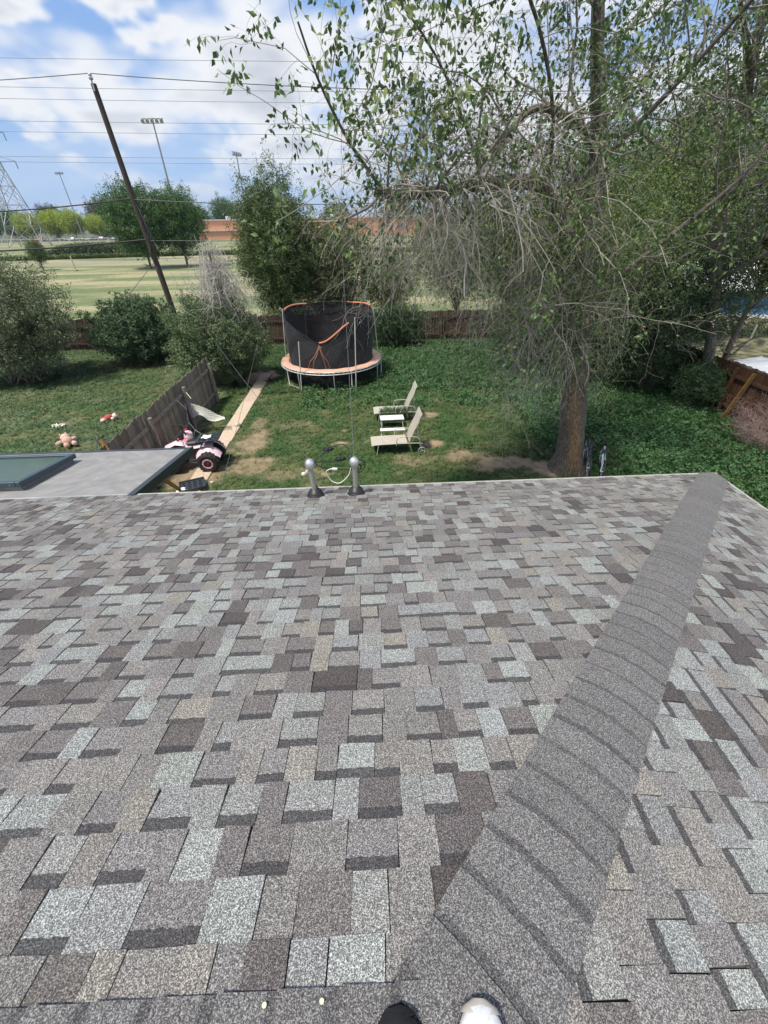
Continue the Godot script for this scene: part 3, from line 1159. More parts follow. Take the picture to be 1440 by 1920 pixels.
# ------------------------------------------------------------------ fences
func board_mesh(w: float, h: float, th: float, ear: float, c: Color) -> MB:
	# dog-eared picket standing on y = 0, thin along z
	var mb := MB.new()
	mb.col = c
	var pr := [Vector2(-w * 0.5, 0), Vector2(w * 0.5, 0), Vector2(w * 0.5, h - ear), Vector2(w * 0.5 - ear, h), Vector2(-w * 0.5 + ear, h), Vector2(-w * 0.5, h - ear)]
	for sg in [1.0, -1.0]:
		var k := mb.v.size()
		for p in pr:
			mb.vert(Vector3(p.x, p.y, th * 0.5 * sg), Vector3(0, 0, sg), Vector2(p.x, p.y))
		for i in range(1, 5):
			mb.idx.append_array([k, k + i + 1, k + i] if sg > 0 else [k, k + i, k + i + 1])
	for i in 6:
		var a: Vector2 = pr[i]
		var b: Vector2 = pr[(i + 1) % 6]
		mb.quad(Vector3(a.x, a.y, th * 0.5), Vector3(a.x, a.y, -th * 0.5), Vector3(b.x, b.y, -th * 0.5), Vector3(b.x, b.y, th * 0.5))
	return mb


func wood_mat(key: String, c: Color) -> StandardMaterial3D:
	var m := textured(key, c, tex_wood, Vector3(5.0, 0.9, 5.0), 0.9, true, false, 0.5)
	return m


func build_fences() -> void:
	var r := RandomNumberGenerator.new()
	r.seed = 31
	# weathered fence between the two yards
	var f := thing("board_fence", "weathered grey dog eared board fence dividing the two yards", "fence")
	var wm := wood_mat("weathered_wood", Color(0.56, 0.475, 0.385))
	var z := -7.3
	while z > -15.1:
		var w := r.randf_range(0.132, 0.142)
		var tone := r.randf_range(0.6, 1.15)
		var warm := r.randf_range(-0.06, 0.10)
		var mb := board_mesh(w - 0.006, 1.54 + r.randf_range(-0.025, 0.025), 0.018, 0.028, Color(tone * (1 + warm), tone, tone * (1 - warm)))
		var o := add("board", mb, wm, f, Vector3(-5.80 + r.randf_range(-0.006, 0.006), 0.02, z))
		o.rotation = Vector3(r.randf_range(-0.015, 0.015), PI / 2 + r.randf_range(-0.03, 0.03), 0)
		z -= w + 0.004
	for y in [0.30, 1.16]:
		var mb := MB.new()
		mb.bar(Vector3(-5.765, y, -7.3), Vector3(-5.765, y + 0.03, -15.05), 0.04, 0.09, Vector3.UP, 0.004)
		add("rail", mb, wm, f)
	for q in [-7.6, -10.0, -12.4, -14.9]:
		var mb := MB.new()
		mb.bar(Vector3(-5.70, 0, q), Vector3(-5.68, 1.40, q), 0.09, 0.09, Vector3(0, 0, 1), 0.005)
		add("post", mb, wm, f)
	# red-stained fence along the field, both yards
	var spans := [
		[-26.0, -5.8, Color(0.165, 0.075, 0.055), "dark red stained board fence between the neighbouring yard and the field", 1.55],
		[-5.7, 11.8, Color(0.17, 0.10, 0.07), "brown board fence along the field behind the trampoline", 1.5],
	]
	for s in spans:
		var t := thing("back_fence", s[3], "fence", Vector3.ZERO, 0.0, "fences along the field")
		var bm := wood_mat("fence_stain_%d" % spans.find(s), s[2])
		var mb := MB.new()
		var x: float = s[0]
		while x < s[1]:
			var w := 0.14
			var h: float = s[4] + r.randf_range(-0.03, 0.03)
			var b := board_mesh(w - 0.008, h, 0.018, 0.022, Color(1, 1, 1) * r.randf_range(0.65, 1.2))
			var k := mb.v.size()
			for i in b.v.size():
				mb.v.append(b.v[i] + Vector3(x, 0.0, -23.4 + r.randf_range(-0.004, 0.004))); mb.n.append(b.n[i]); mb.uv.append(b.uv[i]); mb.c.append(b.c[i])
			for i in b.idx: mb.idx.append(i + k)
			x += w
		add("boards", mb, bm, t).set_meta("kind", "stuff")
		for y in [0.35, 1.2]:
			var rb := MB.new()
			rb.bar(Vector3(s[0], y, -23.36), Vector3(s[1], y, -23.36), 0.09, 0.04, Vector3(0, 0, 1))
			add("rail", rb, bm, t)
		x = s[0] + 0.1
		while x < s[1]:
			var pb := MB.new()
			pb.bar(Vector3(x, 0, -23.29), Vector3(x, 1.5, -23.29), 0.09, 0.09, Vector3(0, 0, 1))
			add("post", pb, bm, t)
			x += 2.4
	# fence on the right, orange-brown boards
	var g := thing("side_fence", "orange brown dog eared board fence at the right edge of the yard", "fence")
	var om := wood_mat("cedar_stain", Color(0.20, 0.092, 0.042))
	z = -8.6
	while z > -23.2:
		var w := 0.14
		var mb := board_mesh(w - 0.008, 1.52 + r.randf_range(-0.02, 0.02), 0.018, 0.026, Color(1, 1, 1) * r.randf_range(0.6, 1.15))
		var o := add("board", mb, om, g, Vector3(11.72, 0.02, z))
		o.rotation.y = PI / 2
		z -= w
	for y in [0.32, 1.2]:
		var mb := MB.new()
		mb.bar(Vector3(11.68, y, -8.6), Vector3(11.68, y, -23.2), 0.04, 0.09)
		add("rail", mb, om, g)
	for q in [-10.0, -12.4, -14.8, -17.2, -19.6, -22.0]:
		var mb := MB.new()
		mb.bar(Vector3(11.61, 0, q), Vector3(11.61, 1.47, q), 0.09, 0.09, Vector3(0, 0, 1))
		add("post", mb, om, g)
	var ob := MB.new()
	ob.bar(Vector3(11.30, 0.02, -11.75), Vector3(11.58, 1.50, -11.7), 0.14, 0.035, Vector3(0, 0, 1), 0.004)
	tag(add("leaning_plank", ob, wood_mat("fresh_plank", Color(0.46, 0.26, 0.07))), "yellow orange plank leaning against the orange brown side fence", "plank")
	# white sheet roof of a low lean-to just beyond that fence
	var lt := thing("lean_to", "low lean-to with bright white sheet roof behind the side fence", "lean-to")
	var sb := MB.new()
	var rows := []
	for i in 2:
		var row := []
		for j in 61:
			row.append(Vector3(11.80 + 0.9 * i, 1.56 + 0.10 * i + 0.012 * sin(j * 1.57), -9.0 - 3.9 * j / 60.0))
		rows.append(row)
	sb.sheet(rows)
	add("roof_sheet", sb, flat("white_sheet", Color(0.8, 0.81, 0.82), 0.5), lt)
	for q in [Vector3(12.65, 0, -9.1), Vector3(12.65, 0, -12.8), Vector3(11.86, 0, -9.1), Vector3(11.86, 0, -12.8)]:
		var mb := MB.new()
		mb.bar(q, q + Vector3(0, 1.54, 0), 0.07, 0.07, Vector3(0, 0, 1))
		add("post", mb, flat("lean_to_post", Color(0.3, 0.25, 0.2)), lt)


# ------------------------------------------------------------------ trees
func at_frac(p: PackedVector3Array, f: float) -> Array:
	var x := f * (p.size() - 1)
	var i := mini(int(x), p.size() - 2)
	return [p[i].lerp(p[i + 1], x - i), (p[i + 1] - p[i]).normalized()]


func rand_dir(r: RandomNumberGenerator) -> Vector3:
	while true:
		var v := Vector3(r.randf_range(-1, 1), r.randf_range(-1, 1), r.randf_range(-1, 1))
		var l := v.length()
		if l > 0.1 and l < 1.0:
			return v / l
	return Vector3.UP


# side shoots along the parents; each branch is [points, r0, r1]
func sprout(parents: Array, r: RandomNumberGenerator, per_m: float, lmin: float, lmax: float, spread: float, lift: float, grav: float, wob: float, segs: int, rk: float, from := 0.15, rmax := 9.0) -> Array:
	var out := []
	for b in parents:
		var p: PackedVector3Array = b[0]
		var length := 0.0
		for i in p.size() - 1:
			length += p[i].distance_to(p[i + 1])
		var n := int(length * per_m + r.randf())
		for i in n:
			var f := r.randf_range(from, 1.0)
			var q := at_frac(p, f)
			var t: Vector3 = q[1]
			var d := rand_dir(r)
			d = (d - t * d.dot(t)).normalized()
			d = (t * (1.0 - spread) + d * spread + Vector3.UP * lift).normalized()
			var l := r.randf_range(lmin, lmax) * (1.2 - 0.5 * f)
			var r0: float = minf(lerpf(b[1], b[2], f) * rk * r.randf_range(0.7, 1.0), rmax)
			var pts := PackedVector3Array([q[0]])
			var o: Vector3 = q[0]
			for k in segs:
				d = (d + rand_dir(r) * wob + Vector3.UP * grav).normalized()
				o += d * l / segs
				pts.append(o)
			out.append([pts, r0, maxf(r0 * 0.35, 0.0012)])
	return out


func branch_mesh(called: String, sets: Array, m: Material, parent: Node, thin_sides := 3, colors := []) -> MeshInstance3D:
	var mb := MB.new()
	for i in sets.size():
		if colors.size() > i: mb.col = colors[i]
		for b in sets[i]:
			var sides := 12 if b[1] > 0.12 else 8 if b[1] > 0.04 else 5 if b[1] > 0.012 else thin_sides
			mb.tube(b[0], b[1], b[2], sides, false, 0.10 if b[1] > 0.05 else 0.0)
	return add(called, mb, m, parent)


func put_leaves(bag: Bag, branches: Array, r: RandomNumberGenerator, per_m: float, smin: float, smax: float, colors: Array, droop: float, from := 0.2, jitter := 0.02) -> void:
	for b in branches:
		var p: PackedVector3Array = b[0]
		var length := 0.0
		for i in p.size() - 1:
			length += p[i].distance_to(p[i + 1])
		var tone: Color = colors[r.randi() % colors.size()]
		var n := int(length * per_m + r.randf())
		for i in n:
			var q := at_frac(p, r.randf_range(from, 1.0))
			var y := ((q[1] as Vector3) * 0.6 + rand_dir(r) * 0.9 + Vector3.DOWN * droop).normalized()
			var x := y.cross(rand_dir(r))
			if x.length() < 0.05: continue
			x = x.normalized()
			var s := r.randf_range(smin, smax)
			var c := tone.lerp(colors[r.randi() % colors.size()], 0.3) * r.randf_range(0.75, 1.25)
			bag.put(Basis(x, y, x.cross(y)).scaled_local(Vector3.ONE * s), q[0] + rand_dir(r) * jitter, c)


func bark_mat(key: String, c: Color) -> StandardMaterial3D:
	return textured(key, c, tex_bark, Vector3(1.6, 0.7, 1), 0.95, true, false, 2.0)


func twig_mat(key: String, c: Color) -> StandardMaterial3D:
	return flat(key, c, 0.9, 0.0, true)


# shrub or tree made of stems that fan out from its foot into an ellipsoid
func shrub(called: String, label: String, category: String, at: Vector3, rad: Vector3, base_y: float, stems: int, seed_: int, colors: Array, spray: float, density: float, group := "", wood := Color(0.16, 0.13, 0.10), l2 := 4.0, trunk_r := 0.0, fill := 0, lump := 1.0) -> Node3D:
	var r := RandomNumberGenerator.new()
	r.seed = seed_
	var t := thing(called, label, category, at, 0.0, group)
	var main := []
	var centre := Vector3(0, base_y + rad.y, 0)
	var size := maxf(rad.x, maxf(rad.y, rad.z))
	if trunk_r > 0.0:
		main.append([curve([Vector3.ZERO, Vector3(r.randf_range(-0.1, 0.1), base_y * 0.6, r.randf_range(-0.1, 0.1)), Vector3(0, base_y + rad.y * 0.7, 0)], 5), trunk_r, trunk_r * 0.4])
	for i in stems:
		var d := rand_dir(r)
		d.y = absf(d.y) * 1.1 - 0.28
		var tip := centre + Vector3(d.x * rad.x, d.y * rad.y, d.z * rad.z) * r.randf_range(0.7, 0.98)
		var foot := Vector3(r.randf_range(-1, 1) * rad.x * 0.25, 0, r.randf_range(-1, 1) * rad.z * 0.25)
		if trunk_r > 0.0:
			foot = Vector3(0, base_y * r.randf_range(0.7, 1.0) + rad.y * 0.5 * r.randf(), 0)
		var mid := foot.lerp(tip, 0.5) + Vector3(0, size * 0.10, 0) + rand_dir(r) * size * 0.08
		var r0 := 0.010 + 0.007 * size
		main.append([curve([foot, mid, tip], 4), r0, 0.006])
	var s1 := sprout(main, r, l2, 0.22 * size, 0.42 * size, 0.75, 0.15, 0.02, 0.25, 4, 0.5, 0.25)
	var s2 := sprout(s1, r, l2 * 0.9, 0.10 * size, 0.2 * size, 0.8, 0.1, 0.0, 0.3, 3, 0.5, 0.3, 0.006)
	branch_mesh("trunk" if trunk_r > 0.0 else "stem", [main], twig_mat("bark_%d" % seed_, wood), t)
	branch_mesh("twig", [s1, s2], twig_mat("twig_%d" % seed_, wood * 1.25), t)
	var bag := Bag.new()
	put_leaves(bag, s2, r, density, 0.75, 1.3, colors, 0.15, 0.1, 0.05 * spray / 0.05)
	put_leaves(bag, s1, r, density * 0.5, 0.75, 1.3, colors, 0.15, 0.3, 0.05 * spray / 0.05)
	fill_leaves(bag, r, centre, rad, fill, colors, lump, seed_)
	scatter("crown" if trunk_r > 0.0 else "foliage", bag, spray_mesh("leaf", 7, spray, 0.5, seed_, leaf_mat("foliage", 0.35, 0.6)), t)
	leaf_total += bag.count
	return t

var leaf_total := 0


# leaf sprays through an uneven ellipsoid: lobes and gaps from noise, thicker towards the outside
func fill_leaves(bag: Bag, r: RandomNumberGenerator, centre: Vector3, rad: Vector3, count: int, colors: Array, lump: float, seed_: int, smin := 0.75, smax := 1.35) -> void:
	var f := noise(seed_ + 1000, 1.0, 3)
	var size := (rad.x + rad.y + rad.z) / 3.0
	var k := 1.9 / size * lump
	var made := 0
	var tries := 0
	while made < count and tries < count * 6:
		tries += 1
		var d := rand_dir(r)
		var e := 0.93 + 0.50 * f.get_noise_3dv(d * 1.6 * lump + Vector3(7, 0, 0)) + 0.25 * f.get_noise_3dv(d * 5.0 * lump)
		var q := d * e * pow(r.randf(), 0.36)
		var p := Vector3(q.x * rad.x, q.y * rad.y, q.z * rad.z)
		if f.get_noise_3dv(p * k * 2.2) < -0.04 + 0.10 * r.randf():
			continue
		var tone: Color = colors[int(fposmod((f.get_noise_3dv(p * k + Vector3(0, 9, 0)) + 0.5) * colors.size() + r.randf(), colors.size()))]
		bag.put(rand_turn(r, r.randf_range(smin, smax), 1.4), centre + p, tone * r.randf_range(0.75, 1.25))
		made += 1


func build_trees() -> void:
	big_elm()
	right_elm()
	var olive := [Color(0.12, 0.155, 0.06), Color(0.15, 0.18, 0.075), Color(0.095, 0.13, 0.05), Color(0.165, 0.185, 0.105)]
	var deep := [Color(0.035, 0.075, 0.028), Color(0.045, 0.095, 0.035), Color(0.06, 0.11, 0.045)]
	var bright := [Color(0.085, 0.165, 0.045), Color(0.11, 0.19, 0.055), Color(0.07, 0.135, 0.04)]
	var silver := [Color(0.18, 0.21, 0.12), Color(0.21, 0.235, 0.15), Color(0.13, 0.165, 0.09)]
	var mid := [Color(0.12, 0.175, 0.075), Color(0.15, 0.20, 0.10), Color(0.095, 0.145, 0.065)]
	var deep2 := [Color(0.055, 0.105, 0.05), Color(0.075, 0.13, 0.06), Color(0.095, 0.15, 0.075)]
	var bark := Color(0.16, 0.13, 0.11)
	shrub("round_bush", "dense dark green rounded bush in front of the red fence", "bush", Vector3(-10.8, 0, -20.9), Vector3(2.15, 1.40, 1.7), 0.05, 30, 201, deep2, 0.072, 8.0, "", Color(0.10, 0.08, 0.06), 3.5, 0.0, 13000)
	shrub("tall_shrub", "green leafy shrub at the end of the grey fence under dead vines", "shrub", Vector3(-5.95, 0, -17.2), Vector3(1.95, 1.62, 1.5), 0.05, 30, 202, mid, 0.062, 8.0, "", Color(0.2, 0.17, 0.13), 4.0, 0.0, 15000)
	shrub("hedge_shrub", "grey green shrub filling the left edge beside the red fence", "shrub", Vector3(-14.9, 0, -18.3), Vector3(2.9, 2.3, 2.2), 0.2, 34, 203, silver, 0.07, 7.0, "", Color(0.2, 0.17, 0.14), 3.5, 0.0, 11000)
	shrub("bushy_tree", "tall narrow green tree standing at the field left of the trampoline", "tree", Vector3(-4.5, 0, -24.6), Vector3(2.1, 3.5, 1.6), 0.7, 42, 204, [Color(0.11, 0.165, 0.055), Color(0.14, 0.19, 0.07), Color(0.085, 0.135, 0.05)], 0.07, 8.0, "trees along the back fence", Color(0.17, 0.14, 0.11), 3.2, 0.14, 13000, 1.6)
	shrub("bushy_tree", "olive green shrubby tree right behind the trampoline net", "tree", Vector3(-1.7, 0, -25.4), Vector3(2.6, 2.8, 1.6), 0.4, 40, 205, olive, 0.065, 6.0, "trees along the back fence", Color(0.22, 0.19, 0.17), 3.6, 0.10, 10000, 1.4)
	shrub("bushy_tree", "thin olive green tree between trampoline and the brown fence", "tree", Vector3(1.4, 0, -25.6), Vector3(1.8, 2.0, 1.3), 0.6, 40, 211, olive, 0.06, 5.0, "trees along the back fence", Color(0.24, 0.20, 0.18), 4.0, 0.09, 3500, 1.6)
	shrub("juniper_bush", "dark green bush against the brown fence right of the trampoline", "bush", Vector3(1.5, 0, -22.3), Vector3(1.7, 1.05, 0.8), 0.05, 24, 206, deep, 0.055, 8.0, "", Color(0.1, 0.08, 0.06), 4.0, 0.0, 4500)
	shrub("thicket_tree", "dense olive green tree behind the big elm trunk", "tree", Vector3(7.7, 0, -17.2), Vector3(3.4, 2.9, 2.2), 0.5, 50, 207, olive, 0.06, 6.0, "trees behind the big elm", bark, 3.0, 0.15, 17000, 1.4)
	shrub("thicket_tree", "bright green tree top rising behind the thicket to the right", "tree", Vector3(10.2, 0, -21.0), Vector3(3.0, 3.4, 2.0), 2.0, 46, 208, bright, 0.07, 6.0, "trees behind the big elm", bark, 3.0, 0.16, 9000, 1.3)
	shrub("thicket_tree", "dark leafy tree beside the side fence, its grey trunk showing", "tree", Vector3(10.3, 0, -14.6), Vector3(2.2, 2.0, 2.2), 1.3, 40, 209, [Color(0.05, 0.085, 0.035), Color(0.07, 0.11, 0.045), Color(0.09, 0.125, 0.06)], 0.055, 6.0, "trees behind the big elm", Color(0.12, 0.10, 0.08), 3.5, 0.11, 10000, 1.3)
	shrub("thicket_tree", "olive tree standing in the field just beyond the brown fence", "tree", Vector3(5.4, 0, -26.5), Vector3(3.2, 3.0, 2.0), 0.8, 46, 210, olive, 0.07, 5.0, "trees behind the big elm", bark, 2.8, 0.15, 6000, 1.5)
	shrub("thicket_tree", "olive tree overhanging the side fence at the right edge", "tree", Vector3(13.6, 0, -15.2), Vector3(2.3, 2.3, 2.2), 3.0, 40, 212, olive, 0.06, 6.0, "trees behind the big elm", bark, 3.0, 0.13, 8500, 1.4)
	shrub("thicket_tree", "tall green tree far back at the right edge of the yard", "tree", Vector3(14.5, 0, -21.5), Vector3(3.2, 3.4, 2.4), 3.6, 44, 213, mid, 0.07, 5.0, "trees behind the big elm", bark, 2.8, 0.17, 8500, 1.4)
	shrub("undergrowth_bush", "dark leafy undergrowth hiding the far part of the side fence", "bush", Vector3(10.3, 0, -15.6), Vector3(1.5, 1.1, 2.3), 0.05, 26, 214, deep, 0.055, 7.0, "undergrowth bushes", Color(0.1, 0.08, 0.06), 4.0, 0.0, 7000)
	shrub("undergrowth_bush", "dark leafy undergrowth in the back corner behind the elm", "bush", Vector3(8.2, 0, -20.0), Vector3(2.4, 1.2, 1.6), 0.05, 26, 215, deep, 0.06, 7.0, "undergrowth bushes", Color(0.1, 0.08, 0.06), 4.0, 0.0, 6500)
	shrub("undergrowth_bush", "leafy shrub growing against the side fence by the leaning plank", "bush", Vector3(11.0, 0, -12.9), Vector3(0.8, 0.75, 0.8), 0.05, 18, 216, deep, 0.05, 7.0, "undergrowth bushes", Color(0.1, 0.08, 0.06), 5.0, 0.0, 2200)
	# bare reddish shrub by the side fence
	var r := RandomNumberGenerator.new()
	r.seed = 77
	var ps := thing("bare_shrub", "leafless reddish grey twiggy shrub in front of the side fence", "shrub", Vector3(10.7, 0, -9.9))
	var stems := []
	for i in 26:
		var d := Vector3(r.randf_range(-0.7, 0.7), 1.0, r.randf_range(-0.9, 0.9)).normalized()
		stems.append([curve([Vector3(r.randf_range(-0.2, 0.2), 0, r.randf_range(-0.2, 0.2)), d * 0.6, d * r.randf_range(1.0, 1.5) + rand_dir(r) * 0.2], 4), 0.010, 0.004])
	var tw := sprout(stems, r, 12.0, 0.25, 0.6, 0.7, 0.1, -0.03, 0.3, 4, 0.6, 0.2)
	var tw2 := sprout(tw, r, 10.0, 0.1, 0.25, 0.8, 0.0, -0.05, 0.3, 3, 0.7, 0.2)
	branch_mesh("stem", [stems], twig_mat("bare_shrub_stem", Color(0.21, 0.155, 0.14)), ps)
	branch_mesh("twig", [tw, tw2], twig_mat("bare_shrub_twig", Color(0.30, 0.21, 0.205)), ps)
	# dead vines hanging over the tall shrub
	var dv := thing("dead_vine", "tangle of pale dead vines draped over the tall shrub", "vine", Vector3(-5.55, 0, -17.5))
	var vs := []
	for i in 190:
		var a := r.randf() * TAU
		var o := Vector3(cos(a) * r.randf_range(0.05, 0.35), 4.8 - r.randf() * 2.2, sin(a) * r.randf_range(0.05, 0.35))
		var sp := r.randf_range(0.2, 1.25)
		var lo := r.randf_range(1.2, 4.0)
		var b2 := a + r.randf_range(-0.6, 0.6)
		vs.append([curve([o, o + Vector3(cos(a) * 0.2, 0.1, sin(a) * 0.2) * sp + rand_dir(r) * 0.1, Vector3(cos(b2) * sp * 0.75, (o.y + lo) * 0.5, sin(b2) * sp * 0.75) + rand_dir(r) * 0.22, Vector3(cos(b2) * sp * 1.1, lo, sin(b2) * sp * 1.1) + rand_dir(r) * 0.3, Vector3(cos(b2 + 0.5) * sp * 1.2, lo - 0.35, sin(b2 + 0.5) * sp * 1.2) + rand_dir(r) * 0.35], 4), 0.011, 0.005])
	var vt := sprout(vs, r, 4.0, 0.25, 0.7, 0.75, 0.0, -0.12, 0.45, 5, 0.6, 0.1)
	branch_mesh("vine_stem", [vs], twig_mat("dead_vine_stem", Color(0.44, 0.42, 0.38)), dv)
	branch_mesh("tendril", [vt], twig_mat("dead_vine_tendril", Color(0.48, 0.46, 0.42)), dv)
	var core := []
	for i in 5:
		core.append([curve([Vector3(r.randf_range(-0.15, 0.15), 0, r.randf_range(-0.15, 0.15)), Vector3(r.randf_range(-0.2, 0.2), 2.5, r.randf_range(-0.2, 0.2)), Vector3(r.randf_range(-0.1, 0.1), 4.6, r.randf_range(-0.1, 0.1))], 5), 0.05, 0.02])
	branch_mesh("snag", [core], twig_mat("dead_snag", Color(0.22, 0.19, 0.165)), dv)


func big_elm() -> void:
	var r := RandomNumberGenerator.new()
	r.seed = 404
	var t := thing("elm_tree", "large half dead elm with split trunk and drooping pale twigs", "tree")
	var P := func(a): return curve(a, 4)
	var trunk := [[P.call([Vector3(5.18, -0.1, -9.05), Vector3(5.10, 0.5, -9.07), Vector3(4.90, 1.71, -9.15), Vector3(4.71, 3.37, -9.3), Vector3(4.48, 4.66, -9.4)]), 0.37, 0.21]]
	var limbs := [
		[P.call([Vector3(4.48, 4.6, -9.4), Vector3(3.7, 5.37, -9.2), Vector3(3.05, 5.86, -8.8), Vector3(2.18, 5.85, -8.3), Vector3(1.48, 5.78, -7.8), Vector3(0.85, 5.69, -7.3), Vector3(0.19, 5.70, -6.9)]), 0.15, 0.05],
		[P.call([Vector3(4.48, 4.5, -9.4), Vector3(4.55, 5.45, -9.7), Vector3(4.4, 6.63, -9.9), Vector3(4.12, 7.66, -10.0), Vector3(3.87, 8.9, -10.1), Vector3(3.6, 10.2, -9.8)]), 0.19, 0.06],
		[P.call([Vector3(4.4, 6.5, -9.9), Vector3(3.89, 6.67, -9.6), Vector3(3.31, 6.82, -9.2), Vector3(2.77, 6.79, -8.8), Vector3(2.35, 6.52, -8.4), Vector3(2.05, 6.2, -8.2)]), 0.085, 0.03],
		[P.call([Vector3(0.3, 5.72, -7.0), Vector3(0.09, 5.92, -6.7), Vector3(-0.16, 6.2, -6.4), Vector3(-0.41, 6.6, -6.1), Vector3(-0.55, 6.95, -5.9)]), 0.026, 0.010],
		[P.call([Vector3(4.62, 3.9, -9.35), Vector3(5.6, 4.9, -9.0), Vector3(6.6, 5.9, -8.8), Vector3(7.2, 6.6, -9.2), Vector3(7.6, 7.2, -9.6)]), 0.05, 0.015],
		[P.call([Vector3(4.3, 7.0, -9.95), Vector3(3.6, 7.7, -9.0), Vector3(2.9, 8.2, -7.8), Vector3(2.3, 8.5, -6.6), Vector3(1.8, 8.6, -5.4)]), 0.05, 0.012],
		[P.call([Vector3(4.5, 6.2, -9.85), Vector3(5.2, 7.2, -9.0), Vector3(5.6, 8.1, -8.0), Vector3(5.8, 8.8, -6.9)]), 0.05, 0.012],
		[P.call([Vector3(3.3, 5.75, -9.0), Vector3(2.9, 6.6, -8.2), Vector3(2.2, 7.3, -7.3), Vector3(1.3, 7.8, -6.4), Vector3(0.7, 8.0, -5.6)]), 0.034, 0.010],
		[P.call([Vector3(1.9, 5.82, -8.1), Vector3(1.5, 6.3, -7.4), Vector3(0.9, 6.9, -6.7), Vector3(0.2, 7.3, -6.0)]), 0.024, 0.009],
		[P.call([Vector3(4.75, 3.0, -9.28), Vector3(4.1, 3.7, -8.6), Vector3(3.4, 4.1, -8.0), Vector3(2.7, 3.9, -7.5), Vector3(2.3, 3.4, -7.3)]), 0.045, 0.012],
	]
	var bm := bark_mat("elm_bark", Color(0.66, 0.55, 0.45))
	# trunk with a long strip of bark torn off: bare orange-brown wood
	var mb := MB.new()
	mb.tube(trunk[0][0], 0.37, 0.20, 20, false, 0.09)
	for i in mb.v.size():
		var p := mb.v[i]
		var k := clampf(1.0 - p.y / 0.5, 0.0, 1.0)
		var axis := Vector3(5.18 - p.y * 0.155, p.y, -9.05 - p.y * 0.07)
		var d := (p - axis); d.y = 0
		if k > 0.0: mb.v[i] = p + d * k * k * 0.55      # root flare
		var ang := atan2(d.x, d.z)                 # 0 faces the house
		var strip := 1.0 - smoothstep(0.30, 0.55, absf(ang + 0.25 - 0.25 * sin(p.y * 2.0)))
		strip *= smoothstep(0.05, 0.4, p.y) * (1.0 - smoothstep(2.0, 2.35, p.y))
		if strip > 0.5: mb.v[i] = mb.v[i] - d * 0.10
		mb.c[i] = Color(0.56, 0.55, 0.54).lerp(Color(1.0, 0.74, 0.50), strip)
	add("trunk", mb, bm, t)
	branch_mesh("limb", [limbs], bark_mat("elm_limb_bark", Color(0.34, 0.29, 0.25)), t)
	var b1 := sprout(limbs, r, 4.2, 0.9, 2.4, 0.72, 0.20, 0.0, 0.26, 6, 0.45, 0.10, 0.026)
	var b2 := sprout(b1, r, 4.2, 0.4, 1.1, 0.75, 0.10, -0.03, 0.30, 5, 0.5, 0.15, 0.009)
	var b3 := sprout(b2, r, 3.8, 0.18, 0.5, 0.8, 0.0, -0.06, 0.3, 4, 0.55, 0.2, 0.005)
	branch_mesh("branch", [b1, b2], twig_mat("elm_branch", Color(0.24, 0.215, 0.195)), t)
	# drooping dead twigs under the low limbs, each set from its own knot
	var low := [limbs[0], limbs[0], limbs[2], limbs[9]]
	var hang := sprout(low, r, 11.0, 0.9, 2.5, 0.85, -0.05, -0.16, 0.30, 7, 0.25, 0.1, 0.014)
	var hang2 := sprout(hang, r, 5.0, 0.5, 1.3, 0.7, -0.1, -0.2, 0.30, 6, 0.6, 0.1, 0.007)
	var hang3 := sprout(hang2, r, 3.6, 0.2, 0.6, 0.7, -0.1, -0.12, 0.35, 5, 0.7, 0.2, 0.004)
	var low2 := sprout(trunk, r, 7.0, 0.6, 1.6, 0.85, 0.15, -0.10, 0.35, 6, 0.08, 0.42, 0.014)
	var low3 := sprout(low2, r, 5.0, 0.3, 0.9, 0.75, 0.0, -0.12, 0.35, 5, 0.6, 0.15, 0.006)
	branch_mesh("dead_twig", [hang, hang2, hang3], twig_mat("dead_twig", Color(0.46, 0.425, 0.36)), t)
	branch_mesh("shoot", [low2, low3], twig_mat("trunk_shoot", Color(0.27, 0.24, 0.19)), t)
	branch_mesh("twig", [b3], twig_mat("elm_twig", Color(0.17, 0.15, 0.13)), t)
	# leaves
	var cols := [Color(0.055, 0.105, 0.038), Color(0.075, 0.135, 0.048), Color(0.105, 0.17, 0.055), Color(0.15, 0.23, 0.06)]
	var bag := Bag.new()
	put_leaves(bag, b3, r, 17.0, 0.75, 1.4, cols, 0.7, 0.15, 0.04)
	put_leaves(bag, b2, r, 6.0, 0.75, 1.4, cols, 0.7, 0.3, 0.04)
	fill_leaves(bag, r, Vector3(4.85, 3.1, -9.25), Vector3(1.15, 1.25, 1.0), 5200, [Color(0.13, 0.18, 0.065), Color(0.155, 0.20, 0.09), Color(0.10, 0.15, 0.055)], 2.2, 41, 0.5, 0.85)
	fill_leaves(bag, r, Vector3(4.3, 5.0, -9.4), Vector3(1.7, 0.9, 1.2), 3500, [Color(0.12, 0.18, 0.06), Color(0.15, 0.21, 0.075)], 2.2, 42, 0.6, 1.0)
	var ol := [Color(0.15, 0.20, 0.06), Color(0.18, 0.22, 0.085), Color(0.12, 0.175, 0.05), Color(0.20, 0.27, 0.06)]
	fill_leaves(bag, r, Vector3(2.3, 5.15, -8.0), Vector3(1.7, 0.75, 0.9), 2400, ol, 2.4, 43, 0.55, 0.95)
	fill_leaves(bag, r, Vector3(5.5, 5.0, -10.2), Vector3(2.1, 1.6, 1.3), 6500, ol, 2.4, 44, 0.55, 0.95)
	fill_leaves(bag, r, Vector3(3.6, 4.1, -8.8), Vector3(1.2, 1.0, 0.9), 2600, ol, 2.4, 45, 0.55, 0.95)
	fill_leaves(bag, r, Vector3(7.0, 5.9, -11.4), Vector3(1.9, 1.3, 1.2), 4500, ol, 2.2, 46, 0.6, 1.0)
